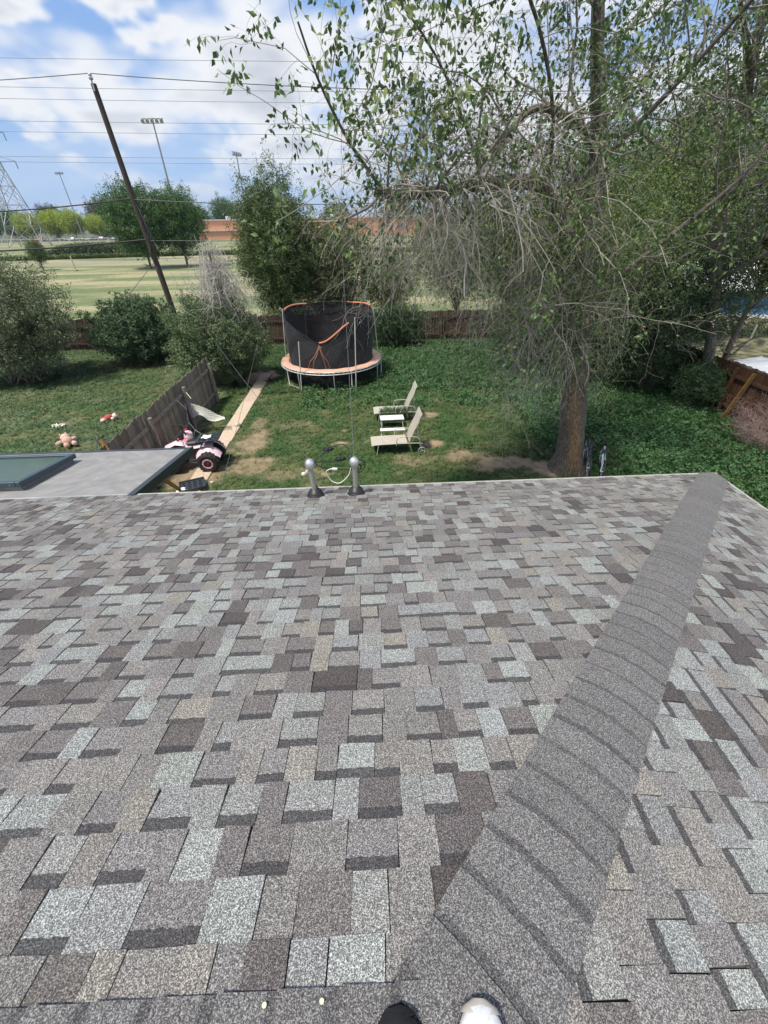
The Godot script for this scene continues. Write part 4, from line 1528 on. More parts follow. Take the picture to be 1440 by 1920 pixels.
	put_leaves(bag, low3, r, 16.0, 0.5, 0.9, [Color(0.10, 0.15, 0.05), Color(0.13, 0.17, 0.07)], 0.2, 0.1, 0.04)
	put_leaves(bag, hang2, r, 1.6, 0.6, 1.0, [Color(0.14, 0.21, 0.05), Color(0.10, 0.15, 0.05)], 0.4, 0.2, 0.02)
	var lm := leaf_mat("elm_leaf", 0.4, 0.45)
	var leaf := leaf_mesh(0.075, 0.040, lm)
	# the leaves nearest the house are single pieces
	var order := []
	var inv := cam.basis.inverse()
	for i in bag.count:
		var o := Vector3(bag.buf[i * 16 + 3], bag.buf[i * 16 + 7], bag.buf[i * 16 + 11])
		var q := inv * (o - cam.position)
		if q.z < -0.5 and absf(q.x / -q.z) < 0.95 and absf(q.y / -q.z) < 1.27:
			order.append([-q.z, i])
	order.sort_custom(func(a, b): return a[0] < b[0])
	var single := {}
	var lms := []
	for k in 6:
		var m := StandardMaterial3D.new()
		m.resource_name = "elm_leaf_tone"
		m.albedo_color = (cols[k % 4] * (0.85 + 0.06 * k)).linear_to_srgb()
		m.roughness = 0.45
		m.backlight_enabled = true
		m.backlight = lm.backlight
		lms.append(leaf_mesh(0.075, 0.040, m))
	for k in mini(300, order.size()):
		var i: int = order[k][1]
		single[i] = true
		var f := bag.buf.slice(i * 16, i * 16 + 12)
		var o := MeshInstance3D.new()
		o.name = "leaf"
		o.mesh = lms[k % 6]
		o.transform = Transform3D(Basis(Vector3(f[0], f[4], f[8]), Vector3(f[1], f[5], f[9]), Vector3(f[2], f[6], f[10])), Vector3(f[3], f[7], f[11]))
		t.add_child(o, true)
	var bag_rest := Bag.new()
	for i in bag.count:
		if not single.has(i):
			bag_rest.buf.append_array(bag.buf.slice(i * 16, i * 16 + 16))
			bag_rest.count += 1
	scatter("crown", bag_rest, leaf, t)
	# clusters of cream winged seeds
	var seeds := Bag.new()
	for i in 34:
		var br: Array = hang2[r.randi() % hang2.size()]
		var q: Vector3 = at_frac(br[0], 0.8)[0]
		for k in 14:
			seeds.put(rand_turn(r, r.randf_range(0.3, 0.5), 1.5), q + rand_dir(r) * 0.06 + Vector3.DOWN * 0.012 * k, Color(0.62, 0.56, 0.36))
	scatter("seed_cluster", seeds, leaf_mesh(0.06, 0.06, leaf_mat("seed_wing", 0.4, 0.6)), t)
	leaf_total += bag.count
	print("elm leaves ", bag.count, " twigs ", b1.size(), " ", b2.size(), " ", b3.size(), " ", hang.size(), " ", hang2.size(), " ", hang3.size())


func right_elm() -> void:
	var r := RandomNumberGenerator.new()
	r.seed = 505
	var t := thing("elm_tree", "second elm with thick dark leaning limb at the upper right", "tree")
	var P := func(a): return curve(a, 4)
	var trunk := [[P.call([Vector3(11.87, -0.05, -13.6), Vector3(11.6, 1.2, -13.6), Vector3(10.9, 3.0, -13.5), Vector3(10.2, 4.4, -13.4)]), 0.17, 0.15]]
	var limbs := [
		[P.call([Vector3(10.2, 4.4, -13.4), Vector3(9.5, 5.6, -13.1), Vector3(9.1, 6.5, -12.9), Vector3(9.0, 7.2, -12.7), Vector3(9.3, 8.1, -12.4), Vector3(9.6, 9.4, -12.2), Vector3(9.8, 11.0, -12.0)]), 0.24, 0.09],
		[P.call([Vector3(9.0, 7.2, -12.7), Vector3(8.9, 8.2, -12.9), Vector3(8.7, 9.6, -13.0), Vector3(8.4, 11.2, -13.0)]), 0.12, 0.04],
		[P.call([Vector3(9.05, 7.4, -12.7), Vector3(8.2, 8.0, -12.0), Vector3(7.3, 8.5, -11.4), Vector3(6.4, 9.2, -11.0)]), 0.08, 0.02],
		[P.call([Vector3(9.3, 8.1, -12.4), Vector3(9.0, 9.0, -11.2), Vector3(8.8, 9.6, -10.0), Vector3(8.4, 10.0, -8.8)]), 0.08, 0.02],
		[P.call([Vector3(9.6, 5.5, -13.1), Vector3(10.2, 6.4, -12.0), Vector3(10.8, 7.2, -11.0), Vector3(11.0, 8.2, -10.2)]), 0.10, 0.03],
		[P.call([Vector3(9.2, 6.3, -12.9), Vector3(8.2, 6.6, -13.4), Vector3(7.2, 7.2, -13.8), Vector3(6.4, 8.2, -14.0)]), 0.09, 0.03],
		[P.call([Vector3(10.6, 3.8, -13.45), Vector3(11.2, 4.6, -12.6), Vector3(11.6, 5.2, -11.8), Vector3(11.8, 5.6, -11.0)]), 0.07, 0.02],
	]
	branch_mesh("trunk", [trunk], bark_mat("elm_bark_b", Color(0.36, 0.31, 0.27)), t)
	branch_mesh("limb", [limbs], bark_mat("elm_limb_bark", Color(0.34, 0.29, 0.25)), t)
	var b1 := sprout(limbs, r, 4.6, 0.9, 2.4, 0.72, 0.18, 0.0, 0.22, 6, 0.45, 0.12, 0.03)
	var b2 := sprout(b1, r, 4.2, 0.4, 1.1, 0.75, 0.05, -0.05, 0.28, 5, 0.5, 0.2, 0.011)
	var b3 := sprout(b2, r, 3.0, 0.18, 0.5, 0.8, 0.0, -0.08, 0.3, 3, 0.55, 0.2, 0.005)
	branch_mesh("branch", [b1, b2], twig_mat("elm_branch", Color(0.24, 0.215, 0.195)), t)
	branch_mesh("twig", [b3], twig_mat("elm_twig", Color(0.17, 0.15, 0.13)), t)
	var cols := [Color(0.06, 0.10, 0.04), Color(0.08, 0.13, 0.05), Color(0.11, 0.16, 0.065), Color(0.14, 0.19, 0.08)]
	var bag := Bag.new()
	put_leaves(bag, b3, r, 18.0, 0.8, 1.5, cols, 0.6, 0.15, 0.04)
	put_leaves(bag, b2, r, 7.0, 0.8, 1.5, cols, 0.6, 0.3, 0.03)
	scatter("crown", bag, leaf_mesh(0.078, 0.042, leaf_mat("elm_leaf", 0.4, 0.45)), t)
	leaf_total += bag.count


# ------------------------------------------------------------------ the park and what lies beyond
func field_tree(label: String, at: Vector3, h: float, w: float, seed_: int, colors: Array, trunk_h: float, group: String, spray := 0.16, stems := 34) -> void:
	shrub("park_tree", label, "tree", at, Vector3(w, (h - trunk_h) * 0.5, w * 0.9), trunk_h, stems, seed_, colors, spray, 8.0 / w, group, Color(0.14, 0.11, 0.09), 5.0 / w, h * 0.022, int(stems * 130), 1.5)


func build_far() -> void:
	var green := [Color(0.065, 0.14, 0.04), Color(0.085, 0.17, 0.05), Color(0.05, 0.11, 0.035)]
	var lime := [Color(0.34, 0.42, 0.05), Color(0.40, 0.47, 0.07), Color(0.27, 0.36, 0.05)]
	var grey := [Color(0.11, 0.125, 0.09), Color(0.13, 0.14, 0.10), Color(0.09, 0.11, 0.075)]
	field_tree("leafy green park tree standing directly behind the utility pole", Vector3(-34.2, 0, -76.5), 10.9, 4.9, 301, green, 1.3, "pair of park trees", 0.21, 52)
	field_tree("leafy green park tree, right one of the pair near the brick school", Vector3(-29.0, 0, -78.3), 10.5, 4.6, 302, green, 1.6, "pair of park trees", 0.21, 52)
	field_tree("small slender sapling in the field before the hedge", Vector3(-52.0, 0, -78.0), 4.2, 1.5, 303, [Color(0.10, 0.15, 0.06), Color(0.13, 0.18, 0.07)], 0.9, "young trees in the field", 0.12, 16)
	field_tree("green tree at the left edge above the grey green shrub", Vector3(-39.0, 0, -47.0), 6.3, 3.4, 304, [Color(0.09, 0.15, 0.05), Color(0.12, 0.18, 0.06)], 1.0, "trees in the field", 0.14, 30)
	var rows := [
		[-197, -298, 14, 8, lime, "lime green tree behind the parked cars, leftmost of four"], [-184, -302, 15, 9, lime, "lime green tree behind the parked cars, second of four"],
		[-172, -299, 15, 8, lime, "lime green tree behind the parked cars, third of four"], [-160, -302, 12, 7, lime, "smallest lime green tree, right of the far lamp pole"],
		[-212, -310, 15, 9, green, "dark green tree at the far left behind the pylon"], [-232, -312, 14, 10, [Color(0.09, 0.14, 0.05), Color(0.12, 0.17, 0.06)], "green tree at the very left edge of the skyline"],
		[-205, -335, 19, 9, [Color(0.05, 0.08, 0.05), Color(0.06, 0.09, 0.05)], "dark conifer green tree behind the pylon legs"], [-178, -350, 22, 11, grey, "grey green bare looking tree above the lime trees"],
		[-160, -345, 23, 11, grey, "tall grey green tree left of the park pair"], [-146, -330, 20, 9, grey, "grey green tree behind the brown roofed house"],
		[-80, -292, 19, 8, green, "round green tree on the skyline above the brick school"], [-98, -300, 15, 8, green, "green tree between the park pair and the school"],
		[-64, -300, 15, 8, grey, "grey green tree above the middle of the school"], [-46, -300, 14, 8, green, "green tree above the right part of the school"], [-15, -290, 15, 9, green, "green skyline tree seen through the elm twigs"],
		[20, -280, 15, 10, grey, "grey green skyline tree behind the elm crown"], [60, -270, 14, 10, green, "green skyline tree far behind the elm trunk"],
		[100, -240, 14, 10, green, "green skyline tree far behind the right thicket"], [150, -260, 15, 11, green, "rightmost green skyline tree"], [-122, -335, 18, 10, grey, "grey green skyline tree directly behind the utility pole"],
	]
	var sd := 330
	for t in rows:
		field_tree(t[5], Vector3(t[0], 0, t[1]), t[2], t[3], sd, t[4], t[2] * 0.12, "skyline trees", t[3] * 0.055, 26)
		sd += 1
	# hedge and long grass across the field
	var r := RandomNumberGenerator.new()
	r.seed = 61
	var hb := Bag.new()
	for i in 4200:
		var x := r.randf_range(-74.0, -48.0)
		var hh := 2.6 * (1.0 - pow(absf((x + 58.0) / 16.0), 4.0)) if x > -74 else 0.0
		hb.put(rand_turn(r, r.randf_range(0.8, 1.6), 1.0), Vector3(x, r.randf() * maxf(hh, 0.6), -112.0 + r.randf_range(-1.4, 1.4)), Color(0.07, 0.11, 0.05) * r.randf_range(0.7, 1.4))
	var hd := thing("hedge", "low clipped hedge block standing across the park field", "hedge")
	scatter("foliage", hb, spray_mesh("leaf", 7, 0.22, 0.6, 12, leaf_mat("foliage", 0.35, 0.6)), hd)
	var lg := Bag.new()
	var gm := tuft_mesh(9, 0.75, 0.7, 0.10, 5, leaf_mat("grass", 0.3, 0.7))
	for i in 9000:
		var x := r.randf_range(-110.0, 40.0)
		lg.put(rand_turn(r, r.randf_range(0.6, 1.3)), Vector3(x, -0.03, -108.0 + 3.0 * sin(x * 0.05) + r.randf_range(-2.2, 2.2)), Color(0.10, 0.14, 0.06) * r.randf_range(0.7, 1.3))
	tag(scatter("long_grass", lg, gm), "strip of longer darker grass running across the field", "grass")
	# brick school
	var sc := thing("school_building", "long flat roofed orange brick school across the field", "building", Vector3(-28, 0, -250))
	var brick := textured("far_brick", Color(0.74, 0.36, 0.22), tex_soft, Vector3(0.25, 0.25, 0.25), 0.95, false, true)
	var wl := MB.new()
	wl.box(Transform3D(Basis(), Vector3(8, 3.6, 0)), Vector3(120, 7.2, 24))
	wl.box(Transform3D(Basis(), Vector3(-44, 1.6, 14)), Vector3(26, 3.2, 6))
	add("wall", wl, brick, sc)
	var rf := MB.new()
	rf.box(Transform3D(Basis(), Vector3(8, 7.45, 0)), Vector3(121, 0.5, 25))
	rf.box(Transform3D(Basis(), Vector3(-44, 3.35, 14)), Vector3(27, 0.35, 7))
	add("roof", rf, flat("far_parapet", Color(0.45, 0.42, 0.40), 0.8), sc)
	for i in 9:
		var wi := MB.new()
		wi.box(Transform3D(Basis(), Vector3(-26 + i * 9.0, 4.0, 12.06)), Vector3(2.6, 2.0, 0.12))
		add("window", wi, flat("far_glass", Color(0.08, 0.09, 0.10), 0.2), sc)
	for i in 4:
		var un := MB.new()
		un.box(Transform3D(Basis(), Vector3(-38 + i * 17.0, 8.3, 3)), Vector3(2.2, 1.2, 2.2), 0.05)
		add("roof_unit", un, flat("roof_unit", Color(0.62, 0.63, 0.64), 0.5), sc)
	var wt := MB.new()
	wt.box(Transform3D(Basis(), Vector3(-60.5, 2.6, 8)), Vector3(7, 5.2, 8))
	add("annexe", wt, flat("annexe_wall", Color(0.60, 0.61, 0.62), 0.8), sc)
	# house beyond the parking lot
	var hs := thing("far_house", "small tan house with brown roof beyond the parked cars", "house", Vector3(-153, 0, -312))
	var hw := MB.new()
	hw.box(Transform3D(Basis(), Vector3(0, 1.9, 0)), Vector3(16, 3.8, 9))
	add("wall", hw, flat("far_house_wall", Color(0.5, 0.42, 0.36), 0.9), hs)
	var hr := MB.new()
	hr.quad(Vector3(-8.6, 3.6, 5.2), Vector3(8.6, 3.6, 5.2), Vector3(8.6, 6.6, 0), Vector3(-8.6, 6.6, 0))
	hr.quad(Vector3(8.6, 3.6, -5.2), Vector3(-8.6, 3.6, -5.2), Vector3(-8.6, 6.6, 0), Vector3(8.6, 6.6, 0))
	hr.tri(Vector3(8.6, 3.6, 5.2), Vector3(8.6, 3.6, -5.2), Vector3(8.6, 6.6, 0))
	hr.tri(Vector3(-8.6, 3.6, -5.2), Vector3(-8.6, 3.6, 5.2), Vector3(-8.6, 6.6, 0))
	add("roof", hr, flat("far_house_roof", Color(0.17, 0.10, 0.08), 0.9), hs)
	for i in 3:
		var wi := MB.new()
		wi.box(Transform3D(Basis(), Vector3(-5 + i * 5.0, 2.1, 4.53)), Vector3(1.8, 1.4, 0.1))
		add("window", wi, flat("far_glass", Color(0.08, 0.09, 0.10), 0.2), hs)
	# parking lot and cars
	var lot := MB.new()
	lot.quad(Vector3(-225, -0.012, -264), Vector3(-95, -0.012, -264), Vector3(-95, -0.012, -298), Vector3(-215, -0.012, -298))
	tag(add("parking_lot", lot, textured("asphalt", Color(0.13, 0.13, 0.135), tex_blotch, Vector3(0.05, 0.05, 0.05), 0.9, false, true)), "", "", "", "structure")
	var cars := [[-182.0, Color(0.5, 0.04, 0.03), "bright red car at the left end of the parking row"], [-177.3, Color(0.45, 0.05, 0.03), "dark red car next to the bright red one"], [-170.4, Color(0.1, 0.11, 0.13), "charcoal car behind the pylon foot"], [-163.8, Color(0.62, 0.64, 0.67), "silver car left of the far lamp pole"],
		[-159.1, Color(0.72, 0.73, 0.74), "white car just left of the far lamp pole"], [-154.4, Color(0.75, 0.75, 0.74), "white car directly behind the far lamp pole"], [-149.6, Color(0.16, 0.20, 0.28), "dark blue car right of the far lamp pole"], [-144.2, Color(0.6, 0.6, 0.6), "light grey car in front of the tan house"], [-139.1, Color(0.7, 0.7, 0.72), "white car before the brown roofed house"], [-134.0, Color(0.3, 0.31, 0.33), "grey car at the right end of the parking row"]]
	for i in cars.size():
		car(cars[i][2], Vector3(cars[i][0], 0, -276 + 2.0 * sin(i * 2.0)), 0.25 * sin(i * 3.0) + (PI / 2 if i % 3 == 1 else 0.0), cars[i][1])
	# rail fence before the lot
	var rl := thing("rail_fence", "low white rail fence before the far parking lot", "fence")
	for i in 24:
		var pb := MB.new()
		pb.bar(Vector3(-210 + i * 5.0, 0, -262), Vector3(-210 + i * 5.0, 1.3, -262), 0.2, 0.2, Vector3(0, 0, 1))
		add("post", pb, flat("rail_white", Color(0.6, 0.6, 0.58), 0.7), rl)
	var rb := MB.new()
	rb.bar(Vector3(-210, 1.1, -262), Vector3(-95, 1.1, -262), 0.22, 0.1, Vector3(0, 0, 1))
	add("rail", rb, flat("rail_white", Color(0.6, 0.6, 0.58), 0.7), rl)
	# stadium lamps
	lamp_mast("tall stadium lamp mast with five floodlights above the park trees", Vector3(-51.3, 0, -140), 27.3, 0.0, 5)
	lamp_mast("distant stadium lamp mast above the parked cars", Vector3(-163, 0, -290), 30.3, 0.0, 4)
	lamp_mast("stadium lamp mast turned end-on above the brick school", Vector3(-40.2, 0, -175), 24.6, 1.15, 4)
	pylon("steel lattice transmission pylon at the left edge of the picture", Vector3(-127.5, 0, -190), 41.0)
	pylon("smaller distant lattice pylon behind the first one", Vector3(-240, 0, -345), 41.0)
	# sign post in the field
	var sp := thing("marker_post", "thin leaning marker post standing alone in the field", "post", Vector3(-45.2, 0, -75))
	var sm := MB.new()
	sm.bar(Vector3(0, 0, 0), Vector3(-0.05, 2.0, 0), 0.12, 0.12, Vector3(0, 0, 1))
	add("pole", sm, flat("marker_pole", Color(0.42, 0.40, 0.34), 0.8), sp)
	var sm2 := MB.new()
	sm2.box(Transform3D(Basis(), Vector3(0, 0.08, 0)), Vector3(0.4, 0.2, 0.4), 0.03)
	add("base", sm2, flat("marker_base", Color(0.35, 0.30, 0.22), 0.9), sp)
	# building at the right, seen through the leaves
	var bb := thing("blue_building", "low blue walled building with white metal roof through the leaves", "building", Vector3(27.5, 0, -28.5), -0.5)
	var w1 := MB.new()
	w1.box(Transform3D(Basis(), Vector3(0, 0.75, 0)), Vector3(13, 1.5, 5))
	add("wall", w1, flat("blue_wall", Color(0.06, 0.19, 0.42), 0.6), bb)
	var w2 := MB.new()
	w2.quad(Vector3(-6.8, 1.45, 2.9), Vector3(6.8, 1.45, 2.9), Vector3(6.8, 2.9, -0.2), Vector3(-6.8, 2.9, -0.2))
	w2.quad(Vector3(6.8, 1.45, -2.9), Vector3(-6.8, 1.45, -2.9), Vector3(-6.8, 2.9, -0.2), Vector3(6.8, 2.9, -0.2))
	w2.tri(Vector3(-6.8, 1.45, -2.9), Vector3(-6.8, 1.45, 2.9), Vector3(-6.8, 2.9, -0.2))
	w2.tri(Vector3(6.8, 1.45, 2.9), Vector3(6.8, 1.45, -2.9), Vector3(6.8, 2.9, -0.2))
	add("roof", w2, flat("white_sheet", Color(0.8, 0.81, 0.82), 0.5), bb)
	var w3 := MB.new()
	w3.box(Transform3D(Basis(), Vector3(0, 0.10, 2.54)), Vector3(13, 0.2, 0.06))
	add("base_trim", w3, flat("white_trim", Color(0.75, 0.76, 0.76), 0.6), bb)
	for i in 5:
		var pb := MB.new()
		pb.bar(Vector3(0, 0, 0), Vector3(0, 0.95, 0), 0.06, 0.06, Vector3(0, 0, 1))
		tag(add("wire_post", pb, flat("wire_post", Color(0.35, 0.33, 0.30), 0.8), self, Vector3(19.2 + 0.55 * i + (0.25 if i % 2 else 0.0), 0, -20.6 + 0.15 * i)), ["thin grey post nearest the trees in the right paddock", "second thin grey post from the trees in the right paddock", "third thin grey post from the trees in the right paddock", "fourth thin grey post from the trees in the right paddock", "last thin grey post by the picture edge in the right paddock"][i], "post", "thin posts in the right paddock")
	var hb2 := Bag.new()
	for i in 1500:
		hb2.put(rand_turn(r, r.randf_range(0.7, 1.4), 1.2), Vector3(r.randf_range(17.5, 27.0), r.randf() * r.randf() * 1.5, -22.6 + r.randf_range(-0.6, 0.6)), Color(0.045, 0.075, 0.035) * r.randf_range(0.6, 1.4))
	var hd2 := thing("hedge", "dark ragged hedge behind the thin posts at the right", "hedge")
	scatter("foliage", hb2, spray_mesh("leaf", 7, 0.09, 0.6, 13, leaf_mat("foliage", 0.35, 0.6)), hd2)
	# mountains on the horizon
	var mt := MB.new()
	var mn := noise(90, 0.0011, 5)
	var rws := []
	for j in 9:
		var row := []
		for i in 121:
			var x := -6400.0 + i * 92.0
			var f := j / 8.0
			var hgt := maxf(0.0, 70.0 + 120.0 * mn.get_noise_2d(x, 10.0) + 190.0 * exp(-pow((x + 1320.0) / 300.0, 2.0)))
			row.append(Vector3(x + 40.0 * mn.get_noise_2d(x * 5.0, j * 900.0), -4.0 + hgt * f * (0.9 + 0.1 * sin(f * 3.0)), -5000.0 - 700.0 * f + 90.0 * mn.get_noise_2d(x * 3.0, j * 700.0)))
		rws.append(row)
	mt.sheet(rws)
	tag(add("mountains", mt, flat("mountain_rock", Color(0.13, 0.15, 0.16), 1.0)), "", "", "", "structure")
	print("sprays ", leaf_total)


func car(label: String, at: Vector3, turn: float, c: Color) -> void:
	var t := thing("parked_car", label, "car", at, turn, "cars in the far parking lot")
	var prof := [Vector2(-2.2, 0.35), Vector2(2.2, 0.35), Vector2(2.25, 0.75), Vector2(1.3, 0.92), Vector2(0.75, 1.42), Vector2(-1.3, 1.45), Vector2(-1.95, 0.98), Vector2(-2.25, 0.9)]
	var mb := MB.new()
	for sg in [1.0, -1.0]:
		var k := mb.v.size()
		for p in prof: mb.vert(Vector3(p.x, p.y, 0.88 * sg), Vector3(0, 0, sg))
		for i in range(1, prof.size() - 1):
			mb.idx.append_array([k, k + i + 1, k + i] if sg > 0 else [k, k + i, k + i + 1])
	for i in prof.size():
		var a: Vector2 = prof[i]
		var b: Vector2 = prof[(i + 1) % prof.size()]
		mb.quad(Vector3(a.x, a.y, 0.88), Vector3(a.x, a.y, -0.88), Vector3(b.x, b.y, -0.88), Vector3(b.x, b.y, 0.88))
	var m := flat("car_paint_%s" % c.to_html(), c, 0.3)
	m.clearcoat_enabled = true
	add("body", mb, m, t)
	var g := flat("car_glass", Color(0.03, 0.035, 0.04), 0.08)
	for sg in [1.0, -1.0]:
		var wb := MB.new()
		var q := [Vector3(1.1, 0.95, 0.89 * sg), Vector3(0.68, 1.36, 0.89 * sg), Vector3(-1.2, 1.38, 0.89 * sg), Vector3(-1.7, 1.0, 0.89 * sg)]
		if sg > 0: wb.quad(q[0], q[1], q[2], q[3])
		else: wb.quad(q[3], q[2], q[1], q[0])
		add("side_window", wb, g, t)
	var ws := MB.new()
	ws.quad(Vector3(1.26, 0.96, 0.75), Vector3(1.26, 0.96, -0.75), Vector3(0.79, 1.40, -0.70), Vector3(0.79, 1.40, 0.70))
	add("windscreen", ws, g, t)
	for x in [-1.4, 1.4]:
		for sg in [1.0, -1.0]:
			var wb := MB.new()
			wb.lathe(PackedVector2Array([Vector2(0.01, -0.1), Vector2(0.30, -0.1), Vector2(0.34, -0.06), Vector2(0.34, 0.06), Vector2(0.30, 0.1), Vector2(0.01, 0.1)]), 14, Transform3D(Basis(Vector3.RIGHT, PI / 2), Vector3(x, 0.34, 0.84 * sg)))
			add("wheel", wb, flat("car_tyre", Color(0.02, 0.02, 0.02), 0.8), t)


func lamp_mast(label: String, at: Vector3, h: float, turn: float, n: int) -> void:
	var t := thing("stadium_lamp", label, "lamp mast", at, turn, "stadium lamp masts")
	var st := flat("lamp_steel", Color(0.30, 0.31, 0.32), 0.5, 0.5)
	var mb := MB.new()
	mb.tube(line([Vector3.ZERO, Vector3(0, h, 0)]), 0.34, 0.17, 8)
	add("mast", mb, st, t)
	var cb := MB.new()
	var w := n * 1.05
	cb.bar(Vector3(-w * 0.5, h - 0.2, 0), Vector3(w * 0.5, h - 0.2, 0), 0.2, 0.2, Vector3(0, 0, 1))
	cb.bar(Vector3(-w * 0.5, h - 1.0, 0), Vector3(w * 0.5, h - 1.0, 0), 0.15, 0.15, Vector3(0, 0, 1))
	add("crossarm", cb, st, t)
	for i in n:
		var lb := MB.new()
		var x := (i - (n - 1) * 0.5) * 1.15
		lb.lathe(PackedVector2Array([Vector2(0.12, -0.45), Vector2(0.22, -0.35), Vector2(0.42, 0.0), Vector2(0.46, 0.1), Vector2(0.40, 0.12), Vector2(0.02, 0.05)]), 12, Transform3D(Basis(Vector3.RIGHT, 2.0), Vector3(x, h - 0.65, 0.35)))
		add("floodlight_housing", lb, flat("lamp_housing", Color(0.38, 0.39, 0.40), 0.4, 0.4), t)


func pylon(label: String, at: Vector3, h: float) -> void:
	var t := thing("transmission_pylon", label, "pylon", at, 0.25, "lattice pylons")
	var st := flat("pylon_steel", Color(0.33, 0.34, 0.35), 0.5, 0.4)
	var lv := [0.0, 0.16, 0.31, 0.44, 0.55, 0.66, 0.78, 0.90, 1.0]
	var hw := func(f: float) -> float: return lerpf(5.4, 1.2, f / 0.6) if f < 0.6 else lerpf(1.2, 0.5, (f - 0.6) / 0.4)
	var legs := MB.new()
	var br := MB.new()
	for i in lv.size() - 1:
		var a: float = hw.call(lv[i])
		var b: float = hw.call(lv[i + 1])
		var ya: float = lv[i] * h
		var yb: float = lv[i + 1] * h
		var ca := [Vector3(-a, ya, -a), Vector3(a, ya, -a), Vector3(a, ya, a), Vector3(-a, ya, a)]
		var cb := [Vector3(-b, yb, -b), Vector3(b, yb, -b), Vector3(b, yb, b), Vector3(-b, yb, b)]
		for k in 4:
			legs.bar(ca[k], cb[k], 0.22, 0.22, Vector3(0, 0, 1))
			br.bar(ca[k], cb[(k + 1) % 4], 0.12, 0.12, Vector3(0, 0, 1))
			br.bar(ca[(k + 1) % 4], cb[k], 0.12, 0.12, Vector3(0, 0, 1))
			br.bar(cb[k], cb[(k + 1) % 4], 0.12, 0.12, Vector3(0, 0, 1))
	add("leg_frame", legs, st, t)
	add("bracing", br, st, t)
	for f in [0.60, 0.78, 0.95]:
		var am := MB.new()
		for sg in [-1.0, 1.0]:
			for z in [-0.8, 0.8]:
				am.bar(Vector3(0.8 * sg, f * h, z), Vector3(6.5 * sg, f * h + 0.3, 0), 0.14, 0.14, Vector3(0, 0, 1))
				am.bar(Vector3(0.7 * sg, f * h + 1.8, z), Vector3(6.5 * sg, f * h + 0.3, 0), 0.12, 0.12, Vector3(0, 0, 1))
		add("crossarm", am, st, t)
		for sg in [-1.0, 1.0]:
			var ib := MB.new()
			ib.tube(line([Vector3(6.4 * sg, f * h + 0.2, 0), Vector3(6.4 * sg, f * h - 1.8, 0)]), 0.13, 0.13, 6)
			add("insulator_string", ib, flat("insulator_glass", Color(0.12, 0.14, 0.15), 0.3), t)


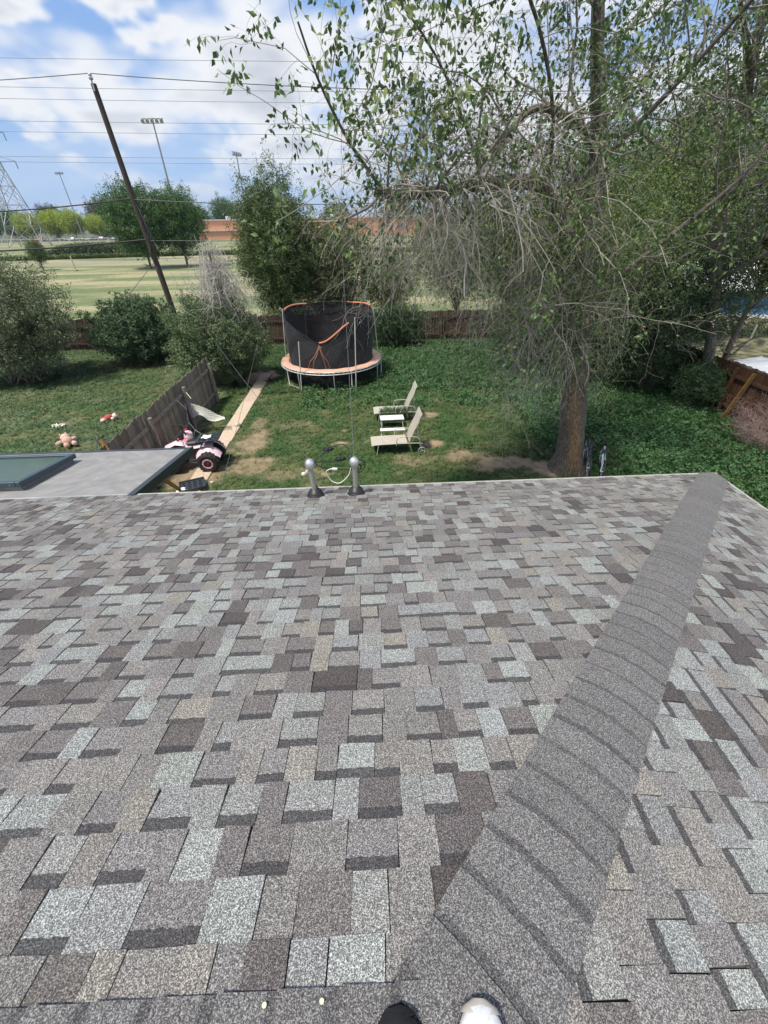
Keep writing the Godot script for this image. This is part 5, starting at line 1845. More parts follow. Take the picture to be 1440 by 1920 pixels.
# ------------------------------------------------------------------ utility pole and cables
func build_lines() -> void:
	var pole := thing("utility_pole", "tall weathered wooden utility pole rising behind the round bush", "utility pole", Vector3(-11.05, 0, -26.0))
	var pb := MB.new()
	pb.tube(line([Vector3(0, 0, 0), Vector3(-0.20, 3.5, 0), Vector3(-0.45, 7.0, 0), Vector3(-0.64, 10.55, 0)]), 0.165, 0.115, 14)
	add("shaft", pb, textured("pole_wood", Color(0.145, 0.11, 0.085), tex_wood, Vector3(4, 0.5, 1), 0.95, false, false, 0.8), pole)
	var ib := MB.new()
	ib.bar(Vector3(-0.62, 10.3, 0.12), Vector3(-0.62, 10.66, 0.12), 0.05, 0.05, Vector3(0, 0, 1))
	ib.lathe(PackedVector2Array([Vector2(0.05, 0), Vector2(0.09, 0.02), Vector2(0.09, 0.08), Vector2(0.05, 0.1), Vector2(0.08, 0.13), Vector2(0.07, 0.2), Vector2(0.001, 0.22)]), 10, Transform3D(Basis(), Vector3(-0.62, 10.65, 0.12)))
	add("top_insulator", ib, flat("porcelain", Color(0.45, 0.46, 0.48), 0.3), pole)
	var cb := MB.new()
	cb.tube(curve([Vector3(-0.32, 6.2, 0.2), Vector3(0.10, 6.45, 0.25), Vector3(0.12, 5.6, 0.25), Vector3(-0.02, 4.9, 0.25), Vector3(-0.28, 5.1, 0.2)], 5), 0.03, 0.03, 6)
	cb.tube(curve([Vector3(-0.3, 4.0, 0.2), Vector3(-0.12, 4.8, 0.24), Vector3(-0.1, 5.6, 0.22), Vector3(-0.34, 6.6, 0.18)], 5), 0.035, 0.035, 6)
	add("riser_cable", cb, flat("black_cable", Color(0.02, 0.02, 0.022), 0.6), pole)
	var up := Vector3(-11.05, 0, -26.0)
	var blk := flat("black_cable", Color(0.02, 0.02, 0.022), 0.6)
	var gry := flat("bare_conductor", Color(0.12, 0.125, 0.13), 0.6, 0.3)
	var list := [
		[up + Vector3(-0.35, 6.55, 0.1), Vector3(-40, 7.3, -33), 0.7, 0.028, blk, "upper black telephone cable running left from the utility pole"],
		[up + Vector3(-0.33, 6.5, 0.1), Vector3(16, 7.0, -27), 0.55, 0.02, gry, "thin cable running right from the utility pole into the elms"],
		[up + Vector3(-0.25, 4.85, 0.1), Vector3(-40, 4.9, -31), 0.5, 0.04, blk, "thick lower black cable running left from the utility pole"],
		[up + Vector3(-0.25, 4.8, 0.1), Vector3(16, 5.2, -27), 0.3, 0.015, gry, "thin lower cable running right from the utility pole"],
		[up + Vector3(-0.2, 3.9, 0.1), Vector3(-15.6, 0.1, -24.6), 0.0, 0.014, gry, "guy wire slanting from the pole down to the left"],
		[up + Vector3(-0.3, 6.3, 0.1), Vector3(-0.73, 3.08, -4.25), 0.9, 0.0035, gry, "service drop cable sagging from utility pole to the first mast"],
		[Vector3(-0.22, 3.10, -4.28), Vector3(-1.2, 6.4, -26.5), 0.25, 0.0045, gry, "twisted service cable running straight back over the trampoline"],
		[Vector3(-2.06, 2.50, -4.66), Vector3(-4.9, 3.4, -24.2), 0.25, 0.0035, gry, "thin cable running from the eave back to the tall narrow tree"],
		[Vector3(-0.62 - 11.05, 10.85, -25.88), Vector3(-60, 13.4, -32), 0.9, 0.016, gry, "wire leaving the pole top insulator to the left"],
		[Vector3(-0.62 - 11.05, 10.85, -25.88), Vector3(28, 10.6, -26), 0.6, 0.016, gry, "wire leaving the pole top insulator to the right"],
	]
	for l in list:
		var mb := MB.new()
		mb.tube(sag(l[0], l[1], l[2], 20), l[3], l[3], 5)
		tag(add("overhead_cable", mb, l[4]), l[5], "cable", "overhead cables")
	var ys := [[45.6, 43.6, "highest transmission wire crossing the sky"], [40.2, 37.0, "second transmission wire from the top"], [37.8, 34.6, "third transmission wire from the top"], [33.0, 30.0, "fourth transmission wire from the top, in the sky's middle"], [30.7, 27.6, "fifth transmission wire from the top"], [25.0, 22.1, "sixth transmission wire from the top, near the lamp heads"], [23.7, 20.8, "lowest transmission wire above the park trees"]]
	for y in ys:
		var mb := MB.new()
		var a := Vector3(-190, y[0] + 0.8, -170)
		var b := Vector3(150, y[1] - 2.0, -170)
		mb.tube(sag(a, b, 0.8, 24), 0.06, 0.06, 5)
		tag(add("transmission_wire", mb, flat("transmission_wire", Color(0.26, 0.30, 0.36), 0.6, 0.3)), y[2], "wire", "transmission wires across the sky")


# ------------------------------------------------------------------ trampoline
func build_trampoline() -> void:
	var t := thing("trampoline", "round black trampoline with orange pad ring and sagging safety net", "trampoline", Vector3(-1.55, 0, -17.65))
	var R := 2.1
	var h := 0.78
	var N := 72
	var pad := textured("orange_pad", Color(0.70, 0.42, 0.31), tex_soft, Vector3(0.9, 0.9, 0.9), 0.7, false, true)
	var steel := flat("galvanised_tube", Color(0.70, 0.71, 0.71), 0.45, 0.25)
	var black := flat("net_black", Color(0.012, 0.012, 0.014), 0.8)
	var ring := func(rad: float, y: float) -> PackedVector3Array:
		var p := PackedVector3Array()
		for i in N + 1: p.append(Vector3(cos(TAU * i / N) * rad, y, sin(TAU * i / N) * rad))
		return p
	# pad: soft ring with a crowned section and rumpled surface
	var pm := MB.new()
	var rows := []
	for s in [[1.77, 0.0], [1.80, 0.03], [1.90, 0.045], [2.00, 0.04], [2.08, 0.012], [2.10, -0.02]]:
		var row := []
		for i in N + 1:
			var a := TAU * (i % N) / N
			row.append(Vector3(cos(a) * s[0], h + s[1] + 0.008 * sin(a * 17.0 + s[0] * 9.0), -sin(a) * s[0]))
		rows.append(row)
	rows.reverse()
	pm.sheet(rows)
	add("pad_ring", pm, pad, t)
	var fm := MB.new()
	fm.tube(ring.call(R - 0.02, h - 0.03), 0.024, 0.024, 8, false)
	fm.tube(ring.call(R + 0.005, h - 0.11), 0.016, 0.016, 6, false)
	for i in N:
		var a := TAU * i / N
		var d := Vector3(cos(a), 0, sin(a))
		fm.tube(line([d * (R + 0.0) + Vector3.UP * (h - 0.03), d.rotated(Vector3.UP, 0.03) * (R + 0.01) + Vector3.UP * (h - 0.11)]), 0.008, 0.008, 4)
	add("frame_ring", fm, steel, t)
	var mat_b := MB.new()
	mat_b.lathe(PackedVector2Array([Vector2(1.72, h - 0.05), Vector2(0.9, h - 0.075), Vector2(0.01, h - 0.085)]), N, Transform3D())
	add("jumping_mat", mat_b, flat("jump_mat", Color(0.03, 0.033, 0.038), 0.65), t)
	# legs: W shaped
	for k in 6:
		var a := TAU * (k + 0.25) / 6.0
		var d := Vector3(cos(a), 0, sin(a))
		var sd := Vector3(-sin(a), 0, cos(a)) * 0.35
		var lm := MB.new()
		lm.tube(line([d * (R - 0.03) + sd + Vector3.UP * (h - 0.04), d * (R - 0.05) + sd + Vector3.UP * 0.06, d * (R - 0.05) - sd + Vector3.UP * 0.06, d * (R - 0.03) - sd + Vector3.UP * (h - 0.04)]), 0.021, 0.021, 8)
		add("leg", lm, steel, t)
	# added black sheet under the mat, standing in for the shadow beneath
	var sk := MB.new()
	var r2 := []
	for y in [0.05, 0.4, h - 0.09]:
		var row := []
		for i in N + 1:
			var a := TAU * (i % N) / N
			row.append(Vector3(cos(a), 0, -sin(a)) * (1.62 + 0.03 * sin(a * 23.0)) + Vector3.UP * y)
		r2.append(row)
	sk.sheet(r2)
	add("shade_sheet", sk, flat("shade_sheet_black", Color(0.018, 0.018, 0.02), 0.9), t)
	# net: top edge held by posts, sagging towards the house
	var top := func(a: float) -> float:      # a = 0 on +x, -z is away from the house
		var front := maxf(0.0, sin(a))       # sin > 0: side towards the house
		var sg := exp(-pow((a - 1.72) / 0.55, 2.0)) * 0.85 + exp(-pow((a - 2.6) / 0.45, 2.0)) * 0.22
		return 2.60 - sg - 0.05 * front + 0.05 * absf(sin(a * 3.0))
	var net := MB.new()
	var strands := MB.new()
	var nr := []
	for j in 9:
		var row := []
		for i in N + 1:
			var a := TAU * (i % N) / N
			var y: float = lerpf(h - 0.02, top.call(a), j / 8.0)
			var rad := 1.70 + 0.10 * sin(PI * j / 8.0) * 0.4 + 0.04 * j / 8.0 + 0.012 * sin(a * 9.0 + j)
			row.append(Vector3(cos(a) * rad, y, sin(a) * rad))
		nr.append(row)
	nr.reverse()
	net.sheet(nr)
	var nm := flat("net_gauze", Color(0.02, 0.02, 0.024), 0.9)
	nm.transparency = BaseMaterial3D.TRANSPARENCY_ALPHA
	nm.albedo_color.a = 0.86
	add("net", net, nm, t)
	# diagonal cords of the netting
	var M := 120
	for k in M:
		for sg in [1.0, -1.0]:
			var pts := PackedVector3Array()
			for j in 9:
				var a: float = fposmod(TAU * k / M + sg * 0.055 * j * 1.3, TAU)
				var y: float = lerpf(h - 0.01, top.call(a), j / 8.0)
				var rad := 1.703 + 0.10 * sin(PI * j / 8.0) * 0.4 + 0.04 * j / 8.0
				pts.append(Vector3(cos(a) * rad, y, sin(a) * rad))
			strands.tube(pts, 0.0045, 0.0045, 3, false)
	add("net_cords", strands, flat("net_cord", Color(0.10, 0.105, 0.12), 0.7), t).set_meta("kind", "stuff")
	# top edge tubes: orange sleeves, some bare
	var edge := func(a0: float, a1: float, dy: float) -> PackedVector3Array:
		var p := PackedVector3Array()
		for i in 15:
			var a := lerpf(a0, a1, i / 14.0)
			p.append(Vector3(cos(a) * 1.745, float(top.call(fposmod(a, TAU))) + dy, sin(a) * 1.745))
		return p
	for e in [[3.25, 4.1], [5.15, 6.05], [1.05, 1.72]]:
		var em := MB.new()
		em.tube(edge.call(e[0], e[1], 0.01), 0.036, 0.036, 8)
		add("orange_sleeve", em, flat("orange_sleeve", Color(0.52, 0.19, 0.10), 0.7), t)
	var eb := MB.new()
	eb.tube(edge.call(0.0, TAU, 0.0), 0.016, 0.016, 6, false)
	eb.tube(edge.call(0.0, TAU, -0.30), 0.010, 0.010, 5, false)
	add("net_hem", eb, black, t)
	var rope := MB.new()
	for e in [[2.9, 1.72, 0.34], [1.72, 0.75, 0.34], [0.75, 0.25, 0.3]]:
		rope.tube(sag(Vector3(cos(e[0]) * 1.78, float(top.call(e[0])) - 0.12, sin(e[0]) * 1.78), Vector3(cos(e[1]) * 1.78, float(top.call(e[1])) - 0.2, sin(e[1]) * 1.78), e[2]), 0.012, 0.012, 5)
	add("lacing_rope", rope, flat("pale_rope", Color(0.35, 0.33, 0.31), 0.8), t)
	# entrance straps
	var st := MB.new()
	var za := 1.80
	var yk: float = float(top.call(1.72)) - 0.05
	for q in [[-0.27, 1.74, -0.78], [-0.27, 1.74, -0.60], [-0.27, 1.74, -0.10], [-0.27, 1.74, 0.05]]:
		st.tube(curve([Vector3(q[0], yk, za), Vector3(lerpf(q[0], q[2], 0.35), yk - 0.35, za + 0.03), Vector3(lerpf(q[0], q[2], 0.8), 1.1, za + 0.02), Vector3(q[2], h + 0.05, q[1])], 4), 0.014, 0.012, 5)
	add("entrance_strap", st, flat("orange_strap", Color(0.45, 0.20, 0.12), 0.8), t)
	# poles outside the net
	var poles := [[Vector3(-1.12, 0.02, 1.98), Vector3(-0.98, 1.88, 2.0)], [Vector3(1.02, 0.02, 1.90), Vector3(1.12, 2.62, 1.86)], [Vector3(-1.98, 0.5, -0.2), Vector3(-1.78, 2.66, -0.1)], [Vector3(-1.2, 0.5, -1.7), Vector3(-1.1, 2.62, -1.5)], [Vector3(1.2, 0.5, -1.7), Vector3(1.1, 2.62, -1.5)], [Vector3(2.0, 0.5, -0.3), Vector3(1.82, 2.6, -0.2)]]
	for p in poles:
		var mb := MB.new()
		mb.tube(line([p[0], p[0].lerp(p[1], 0.5), p[1]]), 0.020, 0.020, 8)
		add("net_pole", mb, steel, t)


# ------------------------------------------------------------------ loungers and tables
func build_furniture() -> void:
	lounger("lounge chair nearest the house, beige sling seat clear of leaves", Vector3(0.0, 0, -10.42), 0.05, Color(0.46, 0.42, 0.355), false)
	lounger("farther lounge chair with its seat overgrown by leafy weeds", Vector3(0.12, 0, -12.72), 0.03, Color(0.44, 0.43, 0.36), true)
	for q in [[Vector3(0.68, 0, -12.15), 0.76, 0.36, "wider white side table beside the overgrown lounge chair"], [Vector3(0.65, 0, -11.25), 0.76, 0.17, "narrow white side table next to the nearer lounge chair"]]:
		var t := thing("side_table", q[3], "table", q[0], 0.03, "white side tables")
		var mb := MB.new()
		mb.box(Transform3D(Basis(), Vector3(0, 0.30, 0)), Vector3(q[1], 0.035, q[2]), 0.012)
		add("table_top", mb, flat("white_plastic", Color(0.66, 0.68, 0.67), 0.45), t)
		for sx in [-1.0, 1.0]:
			for sz in [-1.0, 1.0]:
				var lm := MB.new()
				lm.tube(line([Vector3(sx * (q[1] * 0.5 - 0.06), 0.285, sz * (q[2] * 0.5 - 0.04)), Vector3(sx * (q[1] * 0.5 - 0.03), 0.01, sz * (q[2] * 0.5 - 0.02))]), 0.014, 0.012, 8)
				add("leg", lm, flat("white_plastic", Color(0.66, 0.68, 0.67), 0.45), t)


func lounger(label: String, at: Vector3, turn: float, c: Color, overgrown: bool) -> void:
	var t := thing("lounge_chair", label, "lounge chair", at, turn, "lounge chairs on the lawn")
	var w := 0.52
	var sling := textured("sling_%s" % c.to_html(), c * 1.1, tex_soft, Vector3(1.2, 1.2, 1.2), 0.8, false, true)
	var fr := flat("lounger_frame", Color(0.50, 0.48, 0.42), 0.45, 0.2)
	var hw := w * 0.5
	var slab := func(pts: Array, th: float) -> MB:
		var mb := MB.new()
		var a := []
		var b := []
		for z in [hw, 0.0, -hw]:
			var ra := []
			var rb := []
			for p in pts:
				ra.append(Vector3(p.x, p.y - (0.012 if z == 0.0 else 0.0), z)); rb.append(Vector3(p.x, p.y - th - (0.012 if z == 0.0 else 0.0), z))
			a.append(ra); b.append(rb)
		mb.sheet(a)
		b.reverse()
		mb.sheet(b)
		return mb
	var seat: MB = slab.call([Vector2(0.0, 0.31), Vector2(0.04, 0.345), Vector2(0.4, 0.355), Vector2(0.8, 0.345), Vector2(1.0, 0.34)], 0.012)
	add("seat_sling", seat, sling, t)
	var back: MB = slab.call([Vector2(1.05, 0.36), Vector2(1.10, 0.52), Vector2(1.18, 0.72), Vector2(1.28, 0.92), Vector2(1.32, 1.08), Vector2(1.37, 1.16)], 0.014)
	add("back_sling", back, sling, t)
	for sg in [-1.0, 1.0]:
		var z: float = sg * (hw + 0.012)
		var fm := MB.new()
		fm.tube(curve([Vector3(0.0, 0.30, z), Vector3(0.05, 0.335, z), Vector3(0.6, 0.345, z), Vector3(1.3, 0.33, z), Vector3(1.42, 0.30, z)], 3), 0.013, 0.013, 8)
		fm.tube(curve([Vector3(1.03, 0.34, z), Vector3(1.10, 0.52, z), Vector3(1.18, 0.72, z), Vector3(1.28, 0.92, z), Vector3(1.33, 1.08, z), Vector3(1.38, 1.17, z)], 3), 0.013, 0.013, 8)
		add("side_rail", fm, fr, t)
		var am := MB.new()
		am.tube(curve([Vector3(0.68, 0.30, z * 1.06), Vector3(0.70, 0.50, z * 1.06), Vector3(0.80, 0.545, z * 1.06), Vector3(1.15, 0.54, z * 1.06), Vector3(1.30, 0.48, z * 1.06), Vector3(1.36, 0.32, z * 1.06)], 4), 0.012, 0.012, 8)
		add("armrest", am, fr, t)
		var lm := MB.new()
		lm.tube(line([Vector3(0.18, 0.335, z), Vector3(0.12, 0.01, z * 1.05)]), 0.012, 0.012, 8)
		add("leg", lm, fr, t)
		var wm := MB.new()
		var xf := Transform3D(Basis(Vector3.RIGHT, PI / 2), Vector3(1.40, 0.115, z * 1.18))
		var tp := PackedVector3Array()
		for i in 21: tp.append(xf * Vector3(cos(TAU * i / 20.0) * 0.10, 0, sin(TAU * i / 20.0) * 0.10))
		wm.tube(tp, 0.013, 0.013, 6, false)
		for i in 5:
			var a := TAU * i / 5.0
			wm.tube(line([xf * Vector3.ZERO, xf * Vector3(cos(a) * 0.095, 0, sin(a) * 0.095)]), 0.007, 0.007, 5)
		wm.tube(line([xf * Vector3(0, -0.015, 0), xf * Vector3(0, 0.015, 0)]), 0.02, 0.02, 8)
		add("wheel", wm, flat("lounger_wheel", Color(0.34, 0.35, 0.33), 0.6), t)
		var sm := MB.new()
		sm.tube(line([Vector3(1.36, 0.30, z), Vector3(1.40, 0.115, z * 1.1)]), 0.011, 0.011, 6)
		sm.tube(line([Vector3(1.24, 0.82, z), Vector3(1.36, 0.33, z)]), 0.008, 0.008, 6)
		add("back_strut", sm, fr, t)
	var ax := MB.new()
	ax.tube(line([Vector3(1.40, 0.115, -hw * 1.3), Vector3(1.40, 0.115, hw * 1.3)]), 0.008, 0.008, 6)
	ax.tube(line([Vector3(1.375, 1.165, -hw), Vector3(1.375, 1.165, hw)]), 0.013, 0.013, 8)
	ax.tube(line([Vector3(0.0, 0.305, -hw), Vector3(0.0, 0.305, hw)]), 0.013, 0.013, 8)
	add("cross_bar", ax, fr, t)
	if overgrown:
		var r := RandomNumberGenerator.new()
		r.seed = 88
		var bag := Bag.new()
		for i in 420:
			var x := 0.2 + 0.9 * r.randf()
			bag.put(rand_turn(r, r.randf_range(0.6, 1.2), 0.9), at + Vector3(x, 0.30 + 0.13 * r.randf(), hw - 0.5 * r.randf() * r.randf()), Color(0.05, 0.10, 0.035) * r.randf_range(0.7, 1.4))
		var wd := thing("weed_clump", "leafy weeds growing over the farther lounge chair seat", "weeds")
		scatter("foliage", bag, spray_mesh("weed", 5, 0.05, 0.55, 9, leaf_mat("weed", 0.3, 0.6)), wd)


# ------------------------------------------------------------------ quad bike
func torus_tyre(mb: MB, xf: Transform3D, R: float, w: float, lugs: int) -> void:
	mb.lathe(PackedVector2Array([Vector2(R * 0.52, -w * 0.42), Vector2(R * 0.74, -w * 0.52), Vector2(R * 0.93, -w * 0.46), Vector2(R * 0.97, -w * 0.3), Vector2(R * 0.98, 0), Vector2(R * 0.97, w * 0.3), Vector2(R * 0.93, w * 0.46), Vector2(R * 0.74, w * 0.52), Vector2(R * 0.52, w * 0.42)]), 28, xf)
	for i in lugs:
		var a := TAU * i / lugs
		for sg in [-1.0, 1.0]:
			var b := xf * Transform3D(Basis(Vector3.UP, -a - 0.11 * sg), Vector3.ZERO)
			mb.box(b * Transform3D(Basis(Vector3.RIGHT, 0.35 * sg), Vector3(R * 0.975, w * 0.25 * sg, 0)), Vector3(R * 0.09, w * 0.42, R * 0.11), 0.004)


func build_quad_bike() -> void:
	# nose to the left, half under the patio roof
	var t := thing("quad_bike", "small pink and white quad bike with chunky black tyres by the path", "quad bike", Vector3(-4.82, 0.02, -9.92), 0.06)
	var tyre := flat("atv_tyre", Color(0.018, 0.018, 0.019), 0.75)
	var pink := flat("atv_pink", Color(0.62, 0.20, 0.30), 0.35)
	var pale := flat("atv_white", Color(0.72, 0.54, 0.60), 0.35)
	var blk := flat("atv_black", Color(0.02, 0.02, 0.022), 0.5)
	var rack := flat("atv_rack", Color(0.035, 0.045, 0.055), 0.4)
	for q in [[0.46, 0.36, 0.27, 0.24], [0.46, -0.36, 0.27, 0.24], [-0.50, 0.36, 0.25, 0.18], [-0.50, -0.36, 0.25, 0.18]]:
		var wn := Node3D.new()
		wn.name = "wheel"
		t.add_child(wn, true)
		wn.position = Vector3(q[0], q[2], q[1])
		var sg := signf(q[1])
		var xf := Transform3D(Basis(Vector3.RIGHT, PI / 2 * sg), Vector3.ZERO)
		var tb := MB.new()
		torus_tyre(tb, xf, q[2], q[3], 16)
		add("tyre", tb, tyre, wn)
		var rb := MB.new()
		rb.lathe(PackedVector2Array([Vector2(q[2] * 0.36, q[3] * 0.40), Vector2(q[2] * 0.54, q[3] * 0.46), Vector2(q[2] * 0.50, q[3] * 0.50), Vector2(q[2] * 0.40, q[3] * 0.48)]), 24, xf)
		for i in 10:
			var a := TAU * i / 10.0
			rb.box(xf * Transform3D(Basis(Vector3.UP, a), Vector3.ZERO) * Transform3D(Basis(), Vector3(q[2] * 0.44, q[3] * 0.49, 0)), Vector3(q[2] * 0.15, 0.012, q[2] * 0.12), 0.003)
		add("rim", rb, flat("atv_rim_pink", Color(0.55, 0.32, 0.40), 0.4), wn)
		var hb := MB.new()
		hb.lathe(PackedVector2Array([Vector2(q[2] * 0.40, q[3] * 0.36), Vector2(q[2] * 0.2, q[3] * 0.30), Vector2(q[2] * 0.18, q[3] * 0.42), Vector2(q[2] * 0.08, q[3] * 0.46), Vector2(0.002, q[3] * 0.46)]), 16, xf)
		add("hub", hb, flat("atv_hub", Color(0.10, 0.03, 0.045), 0.5), wn)
	# chassis and engine
	var ch := MB.new()
	ch.tube(line([Vector3(-0.55, 0.24, 0.12), Vector3(0.5, 0.24, 0.12)]), 0.018, 0.018, 8)
	ch.tube(line([Vector3(-0.55, 0.24, -0.12), Vector3(0.5, 0.24, -0.12)]), 0.018, 0.018, 8)
	ch.tube(line([Vector3(0.46, 0.27, -0.33), Vector3(0.46, 0.27, 0.33)]), 0.022, 0.022, 8)
	for sg in [-1.0, 1.0]:
		ch.tube(line([Vector3(-0.3, 0.28, 0.1 * sg), Vector3(-0.50, 0.25, 0.33 * sg)]), 0.014, 0.014, 6)
		ch.tube(line([Vector3(-0.34, 0.52, 0.1 * sg), Vector3(-0.48, 0.28, 0.26 * sg)]), 0.022, 0.022, 8)
		ch.tube(line([Vector3(-0.2, 0.22, 0.14 * sg), Vector3(0.15, 0.22, 0.28 * sg), Vector3(0.25, 0.22, 0.14 * sg)]), 0.014, 0.014, 6)
	add("chassis", ch, blk, t)
	var en := MB.new()
	en.box(Transform3D(Basis(), Vector3(-0.02, 0.33, 0)), Vector3(0.34, 0.20, 0.22), 0.03)
	for i in 5: en.box(Transform3D(Basis(), Vector3(-0.1 + 0.03 * i, 0.46, 0)), Vector3(0.012, 0.10, 0.18))
	en.tube(line([Vector3(0.1, 0.36, 0.13), Vector3(0.5, 0.42, 0.15)]), 0.035, 0.045, 10)
	add("engine", en, flat("engine_metal", Color(0.10, 0.10, 0.11), 0.45, 0.5), t)
	# fenders as curved sheets
	for sg in [-1.0, 1.0]:
		for q in [[0.46, pale], [-0.50, pink]]:
			var rows := []
			for j in 4:
				var row := []
				var z: float = (0.13 + 0.062 * j) * sg
				for i in 9:
					var a: float = lerpf(0.35, PI - 0.35, i / 8.0)
					row.append(Vector3(q[0] + cos(a) * (0.36 - 0.01 * j), 0.30 + sin(a) * (0.34 - 0.018 * j * j), z))
				rows.append(row)
			if sg > 0: rows.reverse()
			var fb := MB.new()
			fb.sheet(rows)
			add("fender", fb, q[1], t)
	var nb := MB.new()
	nb.sheet([[Vector3(-0.80, 0.42, 0.16), Vector3(-0.62, 0.60, 0.18), Vector3(-0.34, 0.72, 0.16), Vector3(-0.12, 0.66, 0.12)], [Vector3(-0.84, 0.46, 0), Vector3(-0.64, 0.66, 0), Vector3(-0.34, 0.78, 0), Vector3(-0.12, 0.70, 0)], [Vector3(-0.80, 0.42, -0.16), Vector3(-0.62, 0.60, -0.18), Vector3(-0.34, 0.72, -0.16), Vector3(-0.12, 0.66, -0.12)]])
	add("nose_panel", nb, pale, t)
	var tb2 := MB.new()
	tb2.sheet([[Vector3(-0.12, 0.62, 0.15), Vector3(0.1, 0.60, 0.20), Vector3(0.36, 0.66, 0.22), Vector3(0.60, 0.64, 0.20)], [Vector3(-0.12, 0.70, 0), Vector3(0.1, 0.66, 0), Vector3(0.36, 0.70, 0), Vector3(0.62, 0.68, 0)], [Vector3(-0.12, 0.62, -0.15), Vector3(0.1, 0.60, -0.20), Vector3(0.36, 0.66, -0.22), Vector3(0.60, 0.64, -0.20)]])
	add("tail_panel", tb2, pale, t)
	var se := MB.new()
	se.box(Transform3D(Basis(Vector3.BACK, 0.06), Vector3(0.13, 0.72, 0)), Vector3(0.46, 0.08, 0.22), 0.035)
	add("seat", se, blk, t)
	# rear rack: broad black grid
	var rk := MB.new()
	for i in 6:
		rk.bar(Vector3(0.24, 0.80, -0.25 + 0.1 * i), Vector3(0.80, 0.84, -0.22 + 0.088 * i), 0.03, 0.014, Vector3.UP)
	for x in [0.26, 0.52, 0.78]:
		rk.bar(Vector3(x, 0.817, -0.28), Vector3(x, 0.817, 0.28), 0.014, 0.05, Vector3.RIGHT)
	rk.box(Transform3D(Basis(), Vector3(0.52, 0.79, 0)), Vector3(0.34, 0.02, 0.46), 0.006)
	for sg in [-1.0, 1.0]:
		rk.tube(line([Vector3(0.34, 0.66, 0.15 * sg), Vector3(0.36, 0.80, 0.18 * sg)]), 0.012, 0.012, 6)
		rk.tube(line([Vector3(0.62, 0.64, 0.15 * sg), Vector3(0.66, 0.81, 0.18 * sg)]), 0.012, 0.012, 6)
	add("rear_rack", rk, rack, t)
	var hb := MB.new()
	hb.tube(line([Vector3(-0.40, 0.60, 0), Vector3(-0.24, 0.88, 0)]), 0.022, 0.022, 8)
	hb.tube(curve([Vector3(-0.12, 0.94, -0.34), Vector3(-0.22, 0.92, -0.16), Vector3(-0.24, 0.90, 0), Vector3(-0.22, 0.92, 0.16), Vector3(-0.12, 0.94, 0.34)], 4), 0.014, 0.014, 8)
	add("handlebar", hb, blk, t)
	for sg in [-1.0, 1.0]:
		var gb := MB.new()
		gb.tube(line([Vector3(-0.16, 0.935, 0.24 * sg), Vector3(-0.12, 0.942, 0.36 * sg)]), 0.02, 0.02, 8)
		add("grip", gb, flat("grip_red", Color(0.5, 0.05, 0.07), 0.6), t)
	# paper left on the rack
	var pa := thing("paper_sheet", "crumpled white sheet lying on the quad bike rack", "paper")
	var pr := []
	for j in 5:
		var row := []
		for i in 5:
			row.append(Vector3(-4.47 + 0.055 * i, 0.865 + 0.014 * sin(i * 2.0 + j * 1.7), -9.84 - 0.05 * j))
		pr.append(row)
	var pbm := MB.new()
	pbm.sheet(pr)
	add("sheet", pbm, flat("paper_white", Color(0.78, 0.78, 0.78), 0.8), pa)
	# scooter by the fence: only its pink front and bars rise over the patio roof
	var sc := thing("ride_on_toy", "pink and red ride-on toy against the grey fence behind patio roof", "toy", Vector3(-5.32, 0.02, -10.55), 1.2)
	var sb := MB.new()
	sb.box(Transform3D(Basis(Vector3.BACK, 0.2), Vector3(0, 0.34, 0)), Vector3(0.62, 0.16, 0.26), 0.06)
	add("body", sb, pink, sc)
	var sw := MB.new()
	sw.box(Transform3D(Basis(Vector3.BACK, -0.3), Vector3(0.26, 0.52, 0)), Vector3(0.2, 0.26, 0.24), 0.06)
	add("fairing", sw, pale, sc)
	var sh := MB.new()
	sh.tube(line([Vector3(0.2, 0.5, 0), Vector3(0.1, 0.86, 0)]), 0.02, 0.02, 8)
	sh.tube(line([Vector3(0.08, 0.86, -0.26), Vector3(0.12, 0.88, 0), Vector3(0.08, 0.86, 0.26)]), 0.02, 0.02, 8)
	add("handlebar", sh, blk, sc)
	for x in [-0.26, 0.30]:
		var wb := MB.new()
		torus_tyre(wb, Transform3D(Basis(Vector3.RIGHT, PI / 2), Vector3(x, 0.16, 0)), 0.16, 0.09, 12)
		add("wheel", wb, tyre, sc)


